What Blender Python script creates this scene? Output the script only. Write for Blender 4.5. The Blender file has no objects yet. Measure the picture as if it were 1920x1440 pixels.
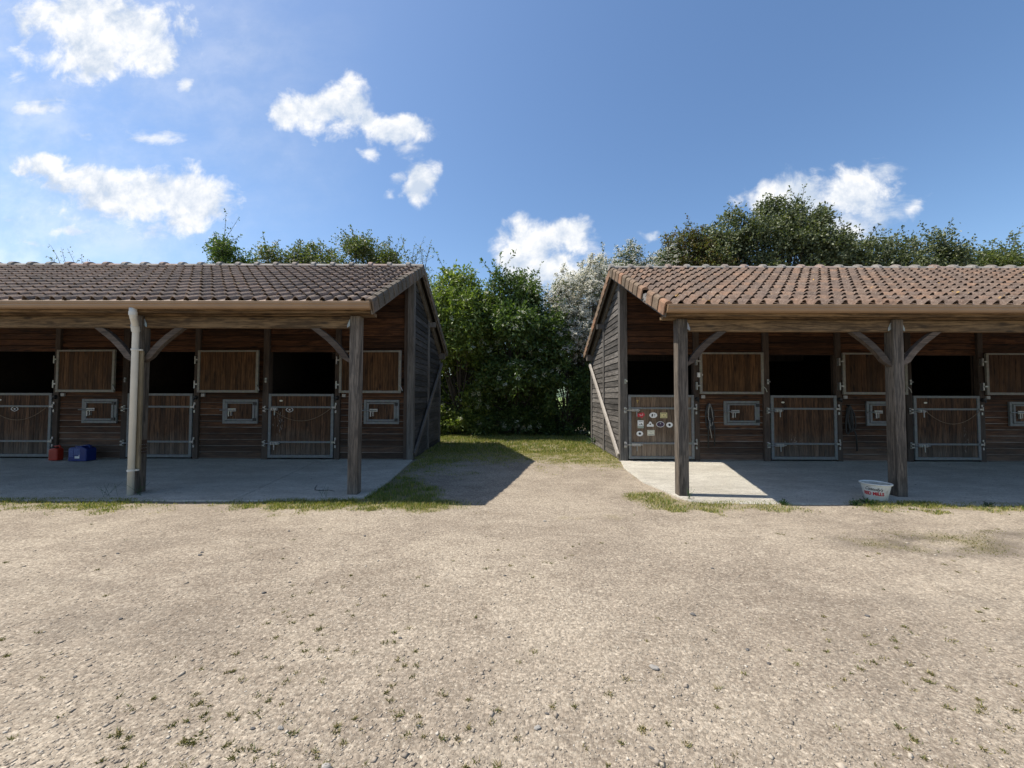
import bpy, math, random
import numpy as np
from mathutils import Vector, Matrix
R = math.radians
random.seed(7)
rng = np.random.default_rng(11)
scene = bpy.context.scene
COL = scene.collection

# ------------------------------------------------------------------ camera
H = 1.35
cam_d = bpy.data.cameras.new("camera")
cam = bpy.data.objects.new("camera", cam_d); COL.objects.link(cam)
cam_d.sensor_width = 36; cam_d.lens = 721 / 1920 * 36
cam_d.clip_start = 0.05; cam_d.clip_end = 5000
cam.location = (0, 0, H)
PITCH, ROLL, YAW = R(1.8), R(0.18), R(-0.22)
cam.matrix_world = (Matrix.Translation((0, 0, H)) @ Matrix.Rotation(YAW * -1, 4, 'Z')
                    @ Matrix.Rotation(R(90) + PITCH, 4, 'X') @ Matrix.Rotation(ROLL, 4, 'Z'))
scene.camera = cam

# ------------------------------------------------------------------ world, sun
SUN_DIR = Vector((-0.575, 0.045, 1.0)).normalized()          # towards the sun
SUN_EL = math.asin(SUN_DIR.z)
SUN_ROT = math.atan2(SUN_DIR.x, SUN_DIR.y)
scene.view_settings.view_transform = 'Standard'
scene.view_settings.look = 'None'
scene.view_settings.gamma = 1
scene.view_settings.exposure = 0.58
SKY_STRENGTH = 0.10

sun_d = bpy.data.lights.new("sun", 'SUN'); sun_d.energy = 4.7; sun_d.angle = R(0.5)
sun_d.color = (1.0, 0.935, 0.84)
sun = bpy.data.objects.new("sun", sun_d); COL.objects.link(sun)
sun.rotation_euler = (-SUN_DIR).to_track_quat('-Z', 'Y').to_euler()
sun.location = (-10, 2, 20)


class NT:
    """small node helper"""
    def __init__(s, tree):
        s.t = tree; s.n = tree.nodes; s.l = tree.links

    def new(s, typ, **kw):
        nd = s.n.new(typ)
        for k, v in kw.items():
            setattr(nd, k, v)
        return nd

    def put(s, sock, v):
        if isinstance(v, bpy.types.NodeSocket):
            s.l.new(v, sock)
        elif v is not None:
            if hasattr(sock, 'default_value'):
                try:
                    sock.default_value = v
                except Exception:
                    sock.default_value = (*v, 1.0)

    def math(s, op, a, b=None, c=None, clamp=False):
        nd = s.new('ShaderNodeMath', operation=op); nd.use_clamp = clamp
        for i, v in enumerate((a, b, c)):
            if v is not None: s.put(nd.inputs[i], v)
        return nd.outputs[0]

    def vmath(s, op, a, b=None, out=0):
        nd = s.new('ShaderNodeVectorMath', operation=op)
        s.put(nd.inputs[0], a)
        if b is not None: s.put(nd.inputs[1], b)
        return nd.outputs[out]

    def mix(s, f, a, b, blend='MIX'):
        nd = s.new('ShaderNodeMix', data_type='RGBA', blend_type=blend)
        nd.clamp_factor = True
        s.put(nd.inputs[0], f); s.put(nd.inputs[6], a); s.put(nd.inputs[7], b)
        return nd.outputs[2]

    def noise(s, vec, scale, detail=4, rough=0.55, dist=0.0, color=False):
        nd = s.new('ShaderNodeTexNoise')
        s.put(nd.inputs['Vector'], vec)
        nd.inputs['Scale'].default_value = scale; nd.inputs['Detail'].default_value = detail
        nd.inputs['Roughness'].default_value = rough; nd.inputs['Distortion'].default_value = dist
        return nd.outputs[1] if color else nd.outputs[0]

    def voro(s, vec, scale, feature='F1', out='Distance', rand=1.0):
        nd = s.new('ShaderNodeTexVoronoi', feature=feature)
        s.put(nd.inputs['Vector'], vec); nd.inputs['Scale'].default_value = scale
        nd.inputs['Randomness'].default_value = rand
        return nd.outputs[out]

    def ramp(s, f, stops, interp='LINEAR'):
        nd = s.new('ShaderNodeValToRGB'); nd.color_ramp.interpolation = interp
        e = nd.color_ramp.elements
        while len(e) < len(stops): e.new(0.5)
        for i, (p, c) in enumerate(stops):
            e[i].position = p
            e[i].color = (c, c, c, 1) if isinstance(c, (int, float)) else (*c, 1)
        s.put(nd.inputs[0], f)
        return nd.outputs[0]

    def rng_(s, f, a, b, c=0.0, d=1.0, smooth=False):
        nd = s.new('ShaderNodeMapRange')
        if smooth: nd.interpolation_type = 'SMOOTHSTEP'
        s.put(nd.inputs[0], f)
        for i, v in enumerate((a, b, c, d)): s.put(nd.inputs[i + 1], v)
        return nd.outputs[0]

    def scale(s, vec, sc):
        nd = s.new('ShaderNodeMapping'); s.put(nd.inputs[0], vec)
        nd.inputs['Scale'].default_value = sc
        return nd.outputs[0]

    def bump(s, h, strength=0.5, dist=0.01, normal=None):
        nd = s.new('ShaderNodeBump'); nd.inputs['Strength'].default_value = strength
        nd.inputs['Distance'].default_value = dist; s.put(nd.inputs['Height'], h)
        if normal is not None: s.put(nd.inputs['Normal'], normal)
        return nd.outputs[0]


def new_mat(name):
    m = bpy.data.materials.new(name); m.use_nodes = True
    t = NT(m.node_tree); b = m.node_tree.nodes['Principled BSDF']
    return m, t, b


# sky with clouds: everything is a function of direction only (clouds are far away)
world = bpy.data.worlds.new("World"); scene.world = world; world.use_nodes = True
w = NT(world.node_tree)
bg = world.node_tree.nodes['Background']
sky = w.new('ShaderNodeTexSky', sky_type='NISHITA')
sky.sun_disc = False; sky.sun_elevation = SUN_EL; sky.sun_rotation = SUN_ROT
sky.air_density = 1.0; sky.dust_density = 0.8; sky.ozone_density = 1.6; sky.altitude = 100
dirv = w.new('ShaderNodeTexCoord').outputs['Generated']
sep = w.new('ShaderNodeSeparateXYZ'); w.put(sep.inputs[0], dirv)
yy = w.math('MAXIMUM', sep.outputs[1], 0.02)
uu = w.math('DIVIDE', sep.outputs[0], yy); vv = w.math('DIVIDE', sep.outputs[2], yy)
cmb = w.new('ShaderNodeCombineXYZ'); w.put(cmb.inputs[0], uu); w.put(cmb.inputs[1], vv)
uv = cmb.outputs[0]
warp = w.noise(uv, 5.0, 3, 0.5, color=True)
warp2 = w.noise(uv, 22.0, 3, 0.55, color=True)
uvw = w.vmath('ADD', uv, w.vmath('MULTIPLY', w.vmath('SUBTRACT', warp, (0.5, 0.5, 0.5)), (0.13, 0.09, 0)))
uvw = w.vmath('ADD', uvw, w.vmath('MULTIPLY', w.vmath('SUBTRACT', warp2, (0.5, 0.5, 0.5)), (0.045, 0.04, 0)))
# cx, cy, rx, ry (photo-sized units), weight, softness group (0 crisp, 1 wispy)
BL = [(170, 45, 150, 78, 1, 0), (80, 10, 90, 50, .9, 0), (250, 80, 62, 42, 1, 0), (150, 98, 60, 34, .9, 0), (322, 135, 20, 13, .8, 1),
      (40, 190, 72, 20, .75, 1), (2, 125, 26, 20, .7, 1), (268, 238, 70, 17, .75, 1), (120, 232, 30, 12, .4, 1),
      (235, 355, 150, 52, .95, 0), (58, 304, 55, 26, .95, 0), (335, 372, 88, 52, 1, 0), (130, 330, 90, 36, .9, 0), (270, 415, 120, 34, .62, 1),
      (10, 415, 60, 17, .6, 1), (105, 430, 52, 15, .7, 1), (20, 465, 60, 10, .5, 1), (160, 400, 110, 20, .5, 1),
      (560, 196, 62, 44, 1, 0), (630, 186, 60, 48, 1, 0), (740, 228, 54, 30, 1, 0), (680, 208, 40, 25, .8, 0), (762, 256, 22, 24, .6, 1), (510, 205, 30, 22, .7, 1),
      (683, 271, 20, 11, .85, 1), (785, 336, 30, 40, .9, 0), (742, 318, 18, 14, .6, 1), (725, 358, 14, 8, .6, 1),
      (985, 452, 54, 42, 1, 0), (1058, 432, 48, 34, 1, 0), (1010, 500, 62, 42, .85, 0), (960, 480, 36, 36, .8, 0), (1090, 470, 30, 30, .6, 1),
      (1470, 365, 68, 46, 1, 0), (1600, 350, 74, 46, .85, 0), (1640, 325, 44, 24, .7, 1), (1570, 415, 100, 44, .8, 1), (1640, 390, 54, 34, .75, 1), (1716, 378, 20, 22, .85, 1),
      (1217, 428, 14, 10, .8, 1)]
acc = [None, None]
for cx, cy, rx, ry, wt, g in BL:
    c = ((cx - 957) / 721, (742 - cy) / 721, 0)
    d = w.vmath('MULTIPLY', w.vmath('SUBTRACT', uvw, c), (721 / rx, 721 / ry, 0))
    ln = w.vmath('LENGTH', d, out=1)
    m = w.math('MULTIPLY', w.math('SUBTRACT', 1.32, ln), wt)
    if acc[g] is None: acc[g] = m
    else:
        sm = w.new('ShaderNodeMath', operation='SMOOTH_MAX')
        w.put(sm.inputs[0], acc[g]); w.put(sm.inputs[1], m); sm.inputs[2].default_value = 0.18
        acc[g] = sm.outputs[0]
nz1 = w.noise(uv, 10.0, 12, 0.62, 0.25)
nz2 = w.noise(w.scale(uv, (0.7, 1.5, 1)), 14.0, 9, 0.65, 0.4)
crisp = w.rng_(w.math('ADD', acc[0], w.math('MULTIPLY', w.math('SUBTRACT', nz1, 0.5), 2.2)), 0.0, 0.72, 0, 0.97, smooth=True)
wisp = w.rng_(w.math('ADD', acc[1], w.math('MULTIPLY', w.math('SUBTRACT', nz2, 0.5), 2.4)), 0.0, 1.25, 0, 0.9, smooth=True)
front = w.rng_(sep.outputs[1], 0.1, 0.2)
alpha = w.math('MULTIPLY', w.math('MAXIMUM', crisp, wisp), front)
veil = w.math('MULTIPLY', w.rng_(w.noise(w.scale(uv, (1, 1.8, 1)), 2.2, 6, 0.6), 0.40, 0.68, 0, 0.5), w.rng_(uu, -0.35, -1.3))
alpha = w.math('MAXIMUM', alpha, w.math('MULTIPLY', veil, front))
cshade = w.rng_(w.math('SUBTRACT', w.noise(w.vmath('ADD', uv, (3.3, 1.2, 0)), 9.0, 9, 0.62), w.math('MULTIPLY', w.math('SUBTRACT', w.noise(w.vmath('ADD', uv, (0.0, 0.035, 0)), 10.0, 12, 0.62, 0.25), nz1), 0.9)), 0.32, 0.62)
cloudcol = w.mix(cshade, (4.3, 4.9, 5.8, 1), (7.2, 7.2, 7.2, 1))
skc = w.new('ShaderNodeHueSaturation'); w.put(skc.inputs['Color'], sky.outputs[0])
skc.inputs['Saturation'].default_value = 1.12; skc.inputs['Value'].default_value = 1.2
skycol = skc.outputs[0]
w.put(bg.inputs[0], w.mix(alpha, skycol, cloudcol))
bg.inputs[1].default_value = SKY_STRENGTH


# ------------------------------------------------------------------ mesh helpers
class MB:
    def __init__(s):
        s.v = []; s.f = []; s.r = []; s.mi = []

    def add(s, verts, faces, rnd=None, mi=0):
        b = len(s.v); s.v += [tuple(p) for p in verts]
        r = random.random() if rnd is None else rnd
        s.r += [r] * len(verts)
        s.f += [tuple(b + i for i in f) for f in faces]; s.mi += [mi] * len(faces)

    def box(s, x0, x1, y0, y1, z0, z1, rnd=None, mi=0, M=None):
        vs = [(x0, y0, z0), (x1, y0, z0), (x1, y1, z0), (x0, y1, z0), (x0, y0, z1), (x1, y0, z1), (x1, y1, z1), (x0, y1, z1)]
        if M is not None: vs = [M @ Vector(p) for p in vs]
        s.add(vs, [(0, 3, 2, 1), (4, 5, 6, 7), (0, 1, 5, 4), (1, 2, 6, 5), (2, 3, 7, 6), (3, 0, 4, 7)], rnd, mi)

    def prism(s, poly, y0, y1, axis='Y', rnd=None, mi=0):
        """poly: 2D outline; extruded along axis. axis Y: poly is (x,z); X: (y,z); Z: (x,y)"""
        def mk(p, t):
            return {'Y': (p[0], t, p[1]), 'X': (t, p[0], p[1]), 'Z': (p[0], p[1], t)}[axis]
        n = len(poly)
        vs = [mk(p, y0) for p in poly] + [mk(p, y1) for p in poly]
        fs = [tuple(range(n)), tuple(range(2 * n - 1, n - 1, -1))]
        fs += [(i, i + n, (i + 1) % n + n, (i + 1) % n) for i in range(n)]
        s.add(vs, fs, rnd, mi)

    def tube(s, pts, r, seg=8, rnd=None, mi=0, cap=True):
        pts = [Vector(p) for p in pts]; n = len(pts)
        rs = r if isinstance(r, (list, tuple)) else [r] * n
        vs = []; up = None
        for i, p in enumerate(pts):
            t = (pts[min(i + 1, n - 1)] - pts[max(i - 1, 0)]).normalized()
            if up is None:
                up = t.orthogonal().normalized()
            up = (up - t * up.dot(t)); up = up.normalized() if up.length > 1e-6 else t.orthogonal().normalized()
            sd = t.cross(up)
            for k in range(seg):
                a = 2 * math.pi * k / seg
                vs.append(p + (up * math.cos(a) + sd * math.sin(a)) * rs[i])
        fs = [(i * seg + k, i * seg + (k + 1) % seg, (i + 1) * seg + (k + 1) % seg, (i + 1) * seg + k)
              for i in range(n - 1) for k in range(seg)]
        if cap:
            fs += [tuple(range(seg - 1, -1, -1)), tuple((n - 1) * seg + k for k in range(seg))]
        s.add(vs, fs, rnd, mi)

    def disc(s, c, rx, rz, y0, y1, seg=20, rnd=None, mi=0):
        s.prism([(c[0] + rx * math.cos(2 * math.pi * k / seg), c[1] + rz * math.sin(2 * math.pi * k / seg)) for k in range(seg)], y0, y1, 'Y', rnd, mi)

    def build(s, name, mat, parent=None, bevel=0, smooth=False, label=None):
        root = parent
        off = Vector((0, 0, 0))
        while root is not None:
            off += root.location; root = root.parent
        me = bpy.data.meshes.new(name)
        me.from_pydata([(p[0] - off.x, p[1] - off.y, p[2] - off.z) for p in s.v], [], s.f)
        mats = mat if isinstance(mat, (list, tuple)) else [mat]
        for m_ in mats: me.materials.append(m_)
        if len(mats) > 1: me.polygons.foreach_set('material_index', s.mi)
        a = me.attributes.new('rnd', 'FLOAT', 'POINT'); a.data.foreach_set('value', s.r)
        if smooth: me.polygons.foreach_set('use_smooth', [True] * len(me.polygons))
        me.update()
        o = bpy.data.objects.new(name, me); COL.objects.link(o)
        if parent is not None: o.parent = parent
        if bevel:
            b = o.modifiers.new('bevel', 'BEVEL'); b.width = bevel; b.segments = 2; b.limit_method = 'ANGLE'
        if label: o['label'] = label
        return o


def np_mesh(name, verts, faces, mat, parent=None, rnd=None, smooth=False):
    """verts (N,3) array, faces (M,k) array (all k alike)"""
    me = bpy.data.meshes.new(name)
    off = np.zeros(3); root = parent
    while root is not None:
        off += np.array(root.location); root = root.parent
    verts = np.asarray(verts, dtype=np.float64) - off
    nv, nf, k = len(verts), len(faces), faces.shape[1]
    me.vertices.add(nv); me.vertices.foreach_set('co', verts.astype(np.float32).ravel())
    me.loops.add(nf * k); me.loops.foreach_set('vertex_index', faces.astype(np.int32).ravel())
    me.polygons.add(nf); me.polygons.foreach_set('loop_start', np.arange(0, nf * k, k, dtype=np.int32))
    me.polygons.foreach_set('loop_total', np.full(nf, k, dtype=np.int32))
    if smooth: me.polygons.foreach_set('use_smooth', np.ones(nf, dtype=bool))
    me.materials.append(mat)
    if rnd is not None:
        a = me.attributes.new('rnd', 'FLOAT', 'POINT'); a.data.foreach_set('value', rnd.astype(np.float32))
    me.update(calc_edges=True); me.validate()
    o = bpy.data.objects.new(name, me); COL.objects.link(o)
    if parent is not None: o.parent = parent
    return o


def tag(o, label=None, cat=None, group=None, kind=None):
    if label: o['label'] = label
    if cat: o['category'] = cat
    if group: o['group'] = group
    if kind: o['kind'] = kind
    return o


def empty(name, loc, label, cat, group=None):
    o = bpy.data.objects.new(name, None); COL.objects.link(o); o.location = loc
    o.empty_display_size = 0.2
    return tag(o, label, cat, group)


# value noise in numpy for terrain and scattering
_perm = rng.random((256, 256))
def vnoise(x, y):
    x = np.asarray(x, float); y = np.asarray(y, float)
    xi = np.floor(x).astype(int); yi = np.floor(y).astype(int)
    fx = x - xi; fy = y - yi
    fx = fx * fx * (3 - 2 * fx); fy = fy * fy * (3 - 2 * fy)
    g = lambda a, b: _perm[a % 256, b % 256]
    return (g(xi, yi) * (1 - fx) + g(xi + 1, yi) * fx) * (1 - fy) + (g(xi, yi + 1) * (1 - fx) + g(xi + 1, yi + 1) * fx) * fy
def fbm(x, y, o=4):
    s = 0; a = 0.5; t = 0
    for i in range(o):
        s = s + a * vnoise(x * 2 ** i + 17 * i, y * 2 ** i + 31 * i); t += a; a *= 0.5
    return s / t
def sstep(x, a, b):
    t = np.clip((x - a) / (b - a), 0, 1); return t * t * (3 - 2 * t)


# ------------------------------------------------------------------ materials
def attr(t, name='rnd'):
    nd = t.new('ShaderNodeAttribute'); nd.attribute_name = name
    return nd.outputs['Fac']


def wood(name, dark, light, axis, grey=None, grey_amt=0.0, low_grey=0.0, contrast=1.0, rough=0.8, knots=0.6, ztop=1.2, tone=(0.62, 1.3), seams=False):
    m, t, b = new_mat(name)
    co = t.new('ShaderNodeTexCoord').outputs['Object']
    r = attr(t)
    rv = t.new('ShaderNodeCombineXYZ')
    t.put(rv.inputs[0], t.math('MULTIPLY', r, 37.0)); t.put(rv.inputs[1], t.math('MULTIPLY', r, 91.0)); t.put(rv.inputs[2], t.math('MULTIPLY', r, 53.0))
    p = t.vmath('ADD', co, rv.outputs[0])
    sc = {'X': (0.55, 9, 9), 'Y': (9, 0.55, 9), 'Z': (9, 9, 0.55)}[axis]
    kn = {'X': (1.0, 3.5, 3.5), 'Y': (3.5, 1.0, 3.5), 'Z': (3.5, 3.5, 1.0)}[axis]
    ps = t.scale(p, sc)
    g1 = t.noise(ps, 3.0, 8, 0.65, 1.2)
    g2 = t.noise(ps, 14.0, 4, 0.6, 0.4)
    grain = t.math('ADD', t.math('MULTIPLY', g1, 0.7), t.math('MULTIPLY', g2, 0.3))
    gr = t.rng_(grain, 0.5 - 0.13 / contrast, 0.5 + 0.13 / contrast)
    col = t.mix(gr, dark, light)
    # patchy tone
    pt = t.noise(p, 1.7, 5, 0.6)
    col = t.mix(t.rng_(pt, 0.35, 0.7), col, t.mix(1.0, col, (0.55, 0.52, 0.5, 1), 'MULTIPLY'))
    kd = t.voro(t.scale(p, kn), 2.2)
    kk = t.rng_(kd, 0.08, 0.23, knots, 0.0)
    col = t.mix(kk, col, (dark[0] * 0.35, dark[1] * 0.3, dark[2] * 0.3, 1))
    if grey is not None:
        gm = t.rng_(t.noise(t.scale(co, {'X': (0.5, 2, 2), 'Y': (2, 0.5, 2), 'Z': (2, 2, 0.5)}[axis]), 2.3, 5, 0.65), 0.35, 0.65, grey_amt * 0.4, grey_amt)
        if low_grey:
            sp = t.new('ShaderNodeSeparateXYZ'); t.put(sp.inputs[0], co)
            zz = t.math('ADD', sp.outputs[2], t.math('MULTIPLY', t.math('SUBTRACT', t.noise(co, 3.0, 4), 0.5), 0.7))
            gm = t.math('MAXIMUM', gm, t.rng_(zz, 0.1, ztop, low_grey, 0.0))
        gcol = t.mix(gr, (grey[0] * 0.6, grey[1] * 0.6, grey[2] * 0.6, 1), (*grey, 1))
        col = t.mix(gm, col, gcol)
    if seams:      # worn pale lower edges of the shiplap boards
        s3 = t.new('ShaderNodeSeparateXYZ'); t.put(s3.inputs[0], co)
        fr = t.math('FRACT', t.math('DIVIDE', t.math('ADD', s3.outputs[2], -0.005), 0.131))
        ed = t.math('MULTIPLY', t.rng_(fr, 0.16, 0.07, 0, 1), t.rng_(s3.outputs[2], 1.45, 0.9, 0, 0.9))
        ed = t.math('MULTIPLY', ed, t.rng_(t.noise(co, 2.5, 4), 0.35, 0.6, 0.3, 1))
        col = t.mix(ed, col, (0.30, 0.26, 0.22, 1))
    tn = t.rng_(r, 0, 1, tone[0], tone[1])
    tv = t.new('ShaderNodeCombineXYZ')
    for i in range(3): t.put(tv.inputs[i], tn)
    col = t.mix(1.0, col, tv.outputs[0], 'MULTIPLY')
    t.put(b.inputs['Base Color'], col)
    b.inputs['Roughness'].default_value = rough
    b.inputs['Specular IOR Level'].default_value = 0.25
    t.put(b.inputs['Normal'], t.bump(t.math('SUBTRACT', grain, t.math('MULTIPLY', kk, 0.3)), 0.7, 0.006))
    return m


WD_WALL = wood('wall_boards_wood', (0.030, 0.011, 0.005), (0.140, 0.056, 0.020), 'X', (0.13, 0.10, 0.078), 0.15, 0.6, knots=0.95, ztop=0.9, contrast=1.5, tone=(0.5, 1.35), seams=True)
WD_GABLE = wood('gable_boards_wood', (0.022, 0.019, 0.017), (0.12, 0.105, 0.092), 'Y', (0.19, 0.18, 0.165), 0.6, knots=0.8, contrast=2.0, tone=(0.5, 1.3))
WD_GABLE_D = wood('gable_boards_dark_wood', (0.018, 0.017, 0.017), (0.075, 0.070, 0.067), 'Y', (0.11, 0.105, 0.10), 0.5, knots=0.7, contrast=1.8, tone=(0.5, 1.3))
WD_JAMB = wood('jamb_wood', (0.030, 0.018, 0.011), (0.10, 0.062, 0.040), 'Z', (0.13, 0.11, 0.095), 0.5, 0.5)
WD_POST = wood('post_wood', (0.04, 0.030, 0.022), (0.19, 0.148, 0.11), 'Z', (0.22, 0.195, 0.165), 0.65, contrast=2.2, knots=0.9, tone=(0.8, 1.15))
WD_POST_D = wood('post_dark_wood', (0.06, 0.052, 0.045), (0.18, 0.155, 0.13), 'Z', (0.2, 0.19, 0.175), 0.8, contrast=1.5, tone=(0.8, 1.1))
WD_BEAM = wood('beam_wood', (0.075, 0.042, 0.018), (0.27, 0.17, 0.08), 'X', (0.21, 0.165, 0.11), 0.3, contrast=2.2, knots=1.0, tone=(0.85, 1.15))
WD_BRACE = wood('brace_wood', (0.04, 0.027, 0.019), (0.15, 0.105, 0.075), 'X', (0.19, 0.165, 0.14), 0.45, contrast=1.3, tone=(0.7, 1.2))
WD_DOOR = wood('door_boards_wood', (0.034, 0.015, 0.007), (0.150, 0.070, 0.030), 'Z', (0.15, 0.125, 0.10), 0.15, 0.75, contrast=1.7, knots=0.9, ztop=0.75, tone=(0.7, 1.25))
WD_DOOR_G = wood('weathered_door_boards_wood', (0.055, 0.032, 0.018), (0.20, 0.125, 0.072), 'Z', (0.24, 0.195, 0.15), 0.45, 0.85, contrast=1.4, knots=0.8, ztop=0.9, tone=(0.8, 1.2))
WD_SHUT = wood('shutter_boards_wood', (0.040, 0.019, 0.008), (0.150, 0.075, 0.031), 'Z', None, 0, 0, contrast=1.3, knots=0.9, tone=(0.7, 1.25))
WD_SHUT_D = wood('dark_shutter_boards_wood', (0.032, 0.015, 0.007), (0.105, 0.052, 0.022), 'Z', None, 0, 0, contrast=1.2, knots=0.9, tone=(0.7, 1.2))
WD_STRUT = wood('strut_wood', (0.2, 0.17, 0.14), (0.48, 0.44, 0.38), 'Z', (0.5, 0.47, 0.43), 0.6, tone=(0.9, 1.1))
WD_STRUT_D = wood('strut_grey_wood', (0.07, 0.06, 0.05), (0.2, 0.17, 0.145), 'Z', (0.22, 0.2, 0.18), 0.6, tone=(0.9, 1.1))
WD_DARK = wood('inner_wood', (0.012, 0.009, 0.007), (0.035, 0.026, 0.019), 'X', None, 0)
WD_PLANK = wood('plank_wood', (0.19, 0.145, 0.08), (0.34, 0.27, 0.16), 'Z', (0.3, 0.26, 0.19), 0.4, tone=(0.9, 1.1))


def metal(name, col, rough=0.5, spots=0.4, metallic=0.35):
    m, t, b = new_mat(name)
    co = t.new('ShaderNodeTexCoord').outputs['Object']
    n = t.noise(co, 14, 6, 0.65); n2 = t.voro(co, 40, out='Color')
    k = t.rng_(n, 0.35, 0.65)
    c = t.mix(k, (col[0] * (1 - spots), col[1] * (1 - spots), col[2] * (1 - spots), 1), (*col, 1))
    c = t.mix(0.15, c, n2, 'MULTIPLY')
    t.put(b.inputs['Base Color'], c); b.inputs['Metallic'].default_value = metallic
    t.put(b.inputs['Roughness'], t.rng_(n, 0.3, 0.7, rough - 0.1, rough + 0.15))
    t.put(b.inputs['Normal'], t.bump(n, 0.15, 0.003))
    return m


MT_GALV = metal('galvanised_metal', (0.215, 0.225, 0.22), 0.6, 0.35, 0.25)
MT_FRAME = metal('shutter_frame_metal', (0.27, 0.255, 0.215), 0.6, 0.35, 0.2)
MT_BOLT = metal('bolt_metal', (0.38, 0.38, 0.36), 0.4, 0.3, 0.6)
MT_RUST = metal('rusty_plate_metal', (0.09, 0.055, 0.035), 0.7, 0.4, 0.3)


def plain(name, col, rough=0.5, var=0.12, spec=0.4, nscale=9, emit=None):
    m, t, b = new_mat(name)
    co = t.new('ShaderNodeTexCoord').outputs['Object']
    n = t.noise(co, nscale, 5, 0.6)
    c = t.mix(t.rng_(n, 0.3, 0.7), tuple(v * (1 - var) for v in col) + (1,), tuple(min(1, v * (1 + var)) for v in col) + (1,))
    t.put(b.inputs['Base Color'], c); b.inputs['Roughness'].default_value = rough
    b.inputs['Specular IOR Level'].default_value = spec
    return m


M_GUTTER = plain('gutter_plastic', (0.31, 0.20, 0.115), 0.45, 0.1, nscale=3)
M_PIPE = plain('pipe_plastic', (0.64, 0.61, 0.53), 0.5, 0.07, nscale=5)
M_RED = plain('red_plastic', (0.34, 0.025, 0.010), 0.45)
M_BLUE = plain('blue_plastic', (0.008, 0.024, 0.14), 0.4)
M_BLACK = plain('black_plastic', (0.012, 0.012, 0.013), 0.5)
M_WHITE = plain('white_plastic', (0.66, 0.66, 0.63), 0.5)
M_STOP = plain('grey_plate', (0.33, 0.31, 0.28), 0.6)
M_ROPE = plain('rope_fibre', (0.20, 0.14, 0.09), 0.9, 0.3, nscale=60)
M_HALTER = plain('black_strap', (0.020, 0.021, 0.020), 0.6, 0.4)
M_HALTER2 = plain('grey_rope_fibre', (0.22, 0.21, 0.19), 0.9, 0.6, nscale=90)
M_MORTAR = plain('mortar', (0.20, 0.19, 0.175), 0.9, 0.3, nscale=20)
M_SW = plain('sticker_white', (0.72, 0.72, 0.69), 0.45, 0.04)
M_SK = plain('sticker_black', (0.025, 0.025, 0.03), 0.45)
M_SR = plain('sticker_red', (0.50, 0.02, 0.035), 0.45)
M_SY = plain('sticker_yellow', (0.58, 0.50, 0.24), 0.45)
M_SG = plain('sticker_grey_green', (0.30, 0.34, 0.28), 0.45)
M_SC = plain('sticker_cream', (0.62, 0.60, 0.48), 0.45)
M_SP = plain('sticker_plum', (0.05, 0.025, 0.06), 0.45)
M_GOLD = plain('worn_gold', (0.35, 0.24, 0.07), 0.5)
M_PRINT = plain('faded_print', (0.16, 0.24, 0.46), 0.5)


def bucket_mat():
    m, t, b = new_mat('tub_plastic')
    co = t.new('ShaderNodeTexCoord').outputs['Object']
    n = t.noise(co, 11, 6, 0.7); n2 = t.noise(co, 60, 3, 0.6)
    c = t.mix(t.rng_(n, 0.5, 0.8), (0.66, 0.67, 0.62, 1), (0.36, 0.34, 0.27, 1))
    c = t.mix(t.rng_(n2, 0.62, 0.75, 0, 0.5), c, (0.25, 0.2, 0.14, 1))
    t.put(b.inputs['Base Color'], c); b.inputs['Roughness'].default_value = 0.5
    return m
M_TUB = bucket_mat()
M_TUBIN = plain('tub_inner_residue', (0.42, 0.40, 0.34), 0.8, 0.35, nscale=14)


def tile_mat(name, ca, cb, cc, lichen, yellow):
    m, t, b = new_mat(name)
    co = t.new('ShaderNodeTexCoord').outputs['Object']; r = attr(t)
    base = t.ramp(r, [(0.0, ca), (0.45, cb), (0.8, cc), (1.0, ca)])
    n = t.noise(co, 5, 6, 0.7); n2 = t.noise(co, 38, 5, 0.7); n3 = t.noise(co, 1.1, 4, 0.6)
    c = t.mix(t.rng_(n, 0.4, 0.68, 0, 0.75), base, tuple(v * 0.42 for v in ca) + (1,))
    c = t.mix(t.rng_(n2, 0.55, 0.72, 0, 0.75), c, (*lichen, 1))
    c = t.mix(t.math('MULTIPLY', t.rng_(t.noise(co, 9, 3, 0.6), 0.66, 0.7), t.rng_(n3, 0.5, 0.6)), c, (*yellow, 1))
    c = t.mix(t.rng_(n2, 0.3, 0.45, 0.55, 0), c, (0.03, 0.028, 0.022, 1))
    t.put(b.inputs['Base Color'], c); b.inputs['Roughness'].default_value = 0.9
    b.inputs['Specular IOR Level'].default_value = 0.2
    t.put(b.inputs['Normal'], t.bump(t.math('ADD', n2, n), 0.6, 0.006))
    return m
TILE_L = tile_mat('clay_tiles_grey', (0.22, 0.172, 0.138), (0.275, 0.21, 0.165), (0.32, 0.232, 0.176), (0.40, 0.365, 0.32), (0.30, 0.24, 0.12))
TILE_R = tile_mat('clay_tiles_red', (0.13, 0.096, 0.078), (0.165, 0.118, 0.09), (0.21, 0.132, 0.09), (0.34, 0.29, 0.235), (0.45, 0.28, 0.08))
RIDGE_M = tile_mat('ridge_clay_lichen', (0.27, 0.25, 0.22), (0.33, 0.31, 0.28), (0.36, 0.25, 0.2), (0.46, 0.46, 0.44), (0.42, 0.3, 0.12))
VERGE_M = tile_mat('verge_clay_mossy', (0.16, 0.12, 0.085), (0.23, 0.16, 0.11), (0.33, 0.17, 0.10), (0.26, 0.24, 0.16), (0.2, 0.19, 0.07))
VERGE_LM = tile_mat('verge_clay_grey_mossy', (0.13, 0.11, 0.085), (0.18, 0.15, 0.12), (0.22, 0.16, 0.12), (0.22, 0.21, 0.16), (0.16, 0.16, 0.07))


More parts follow.
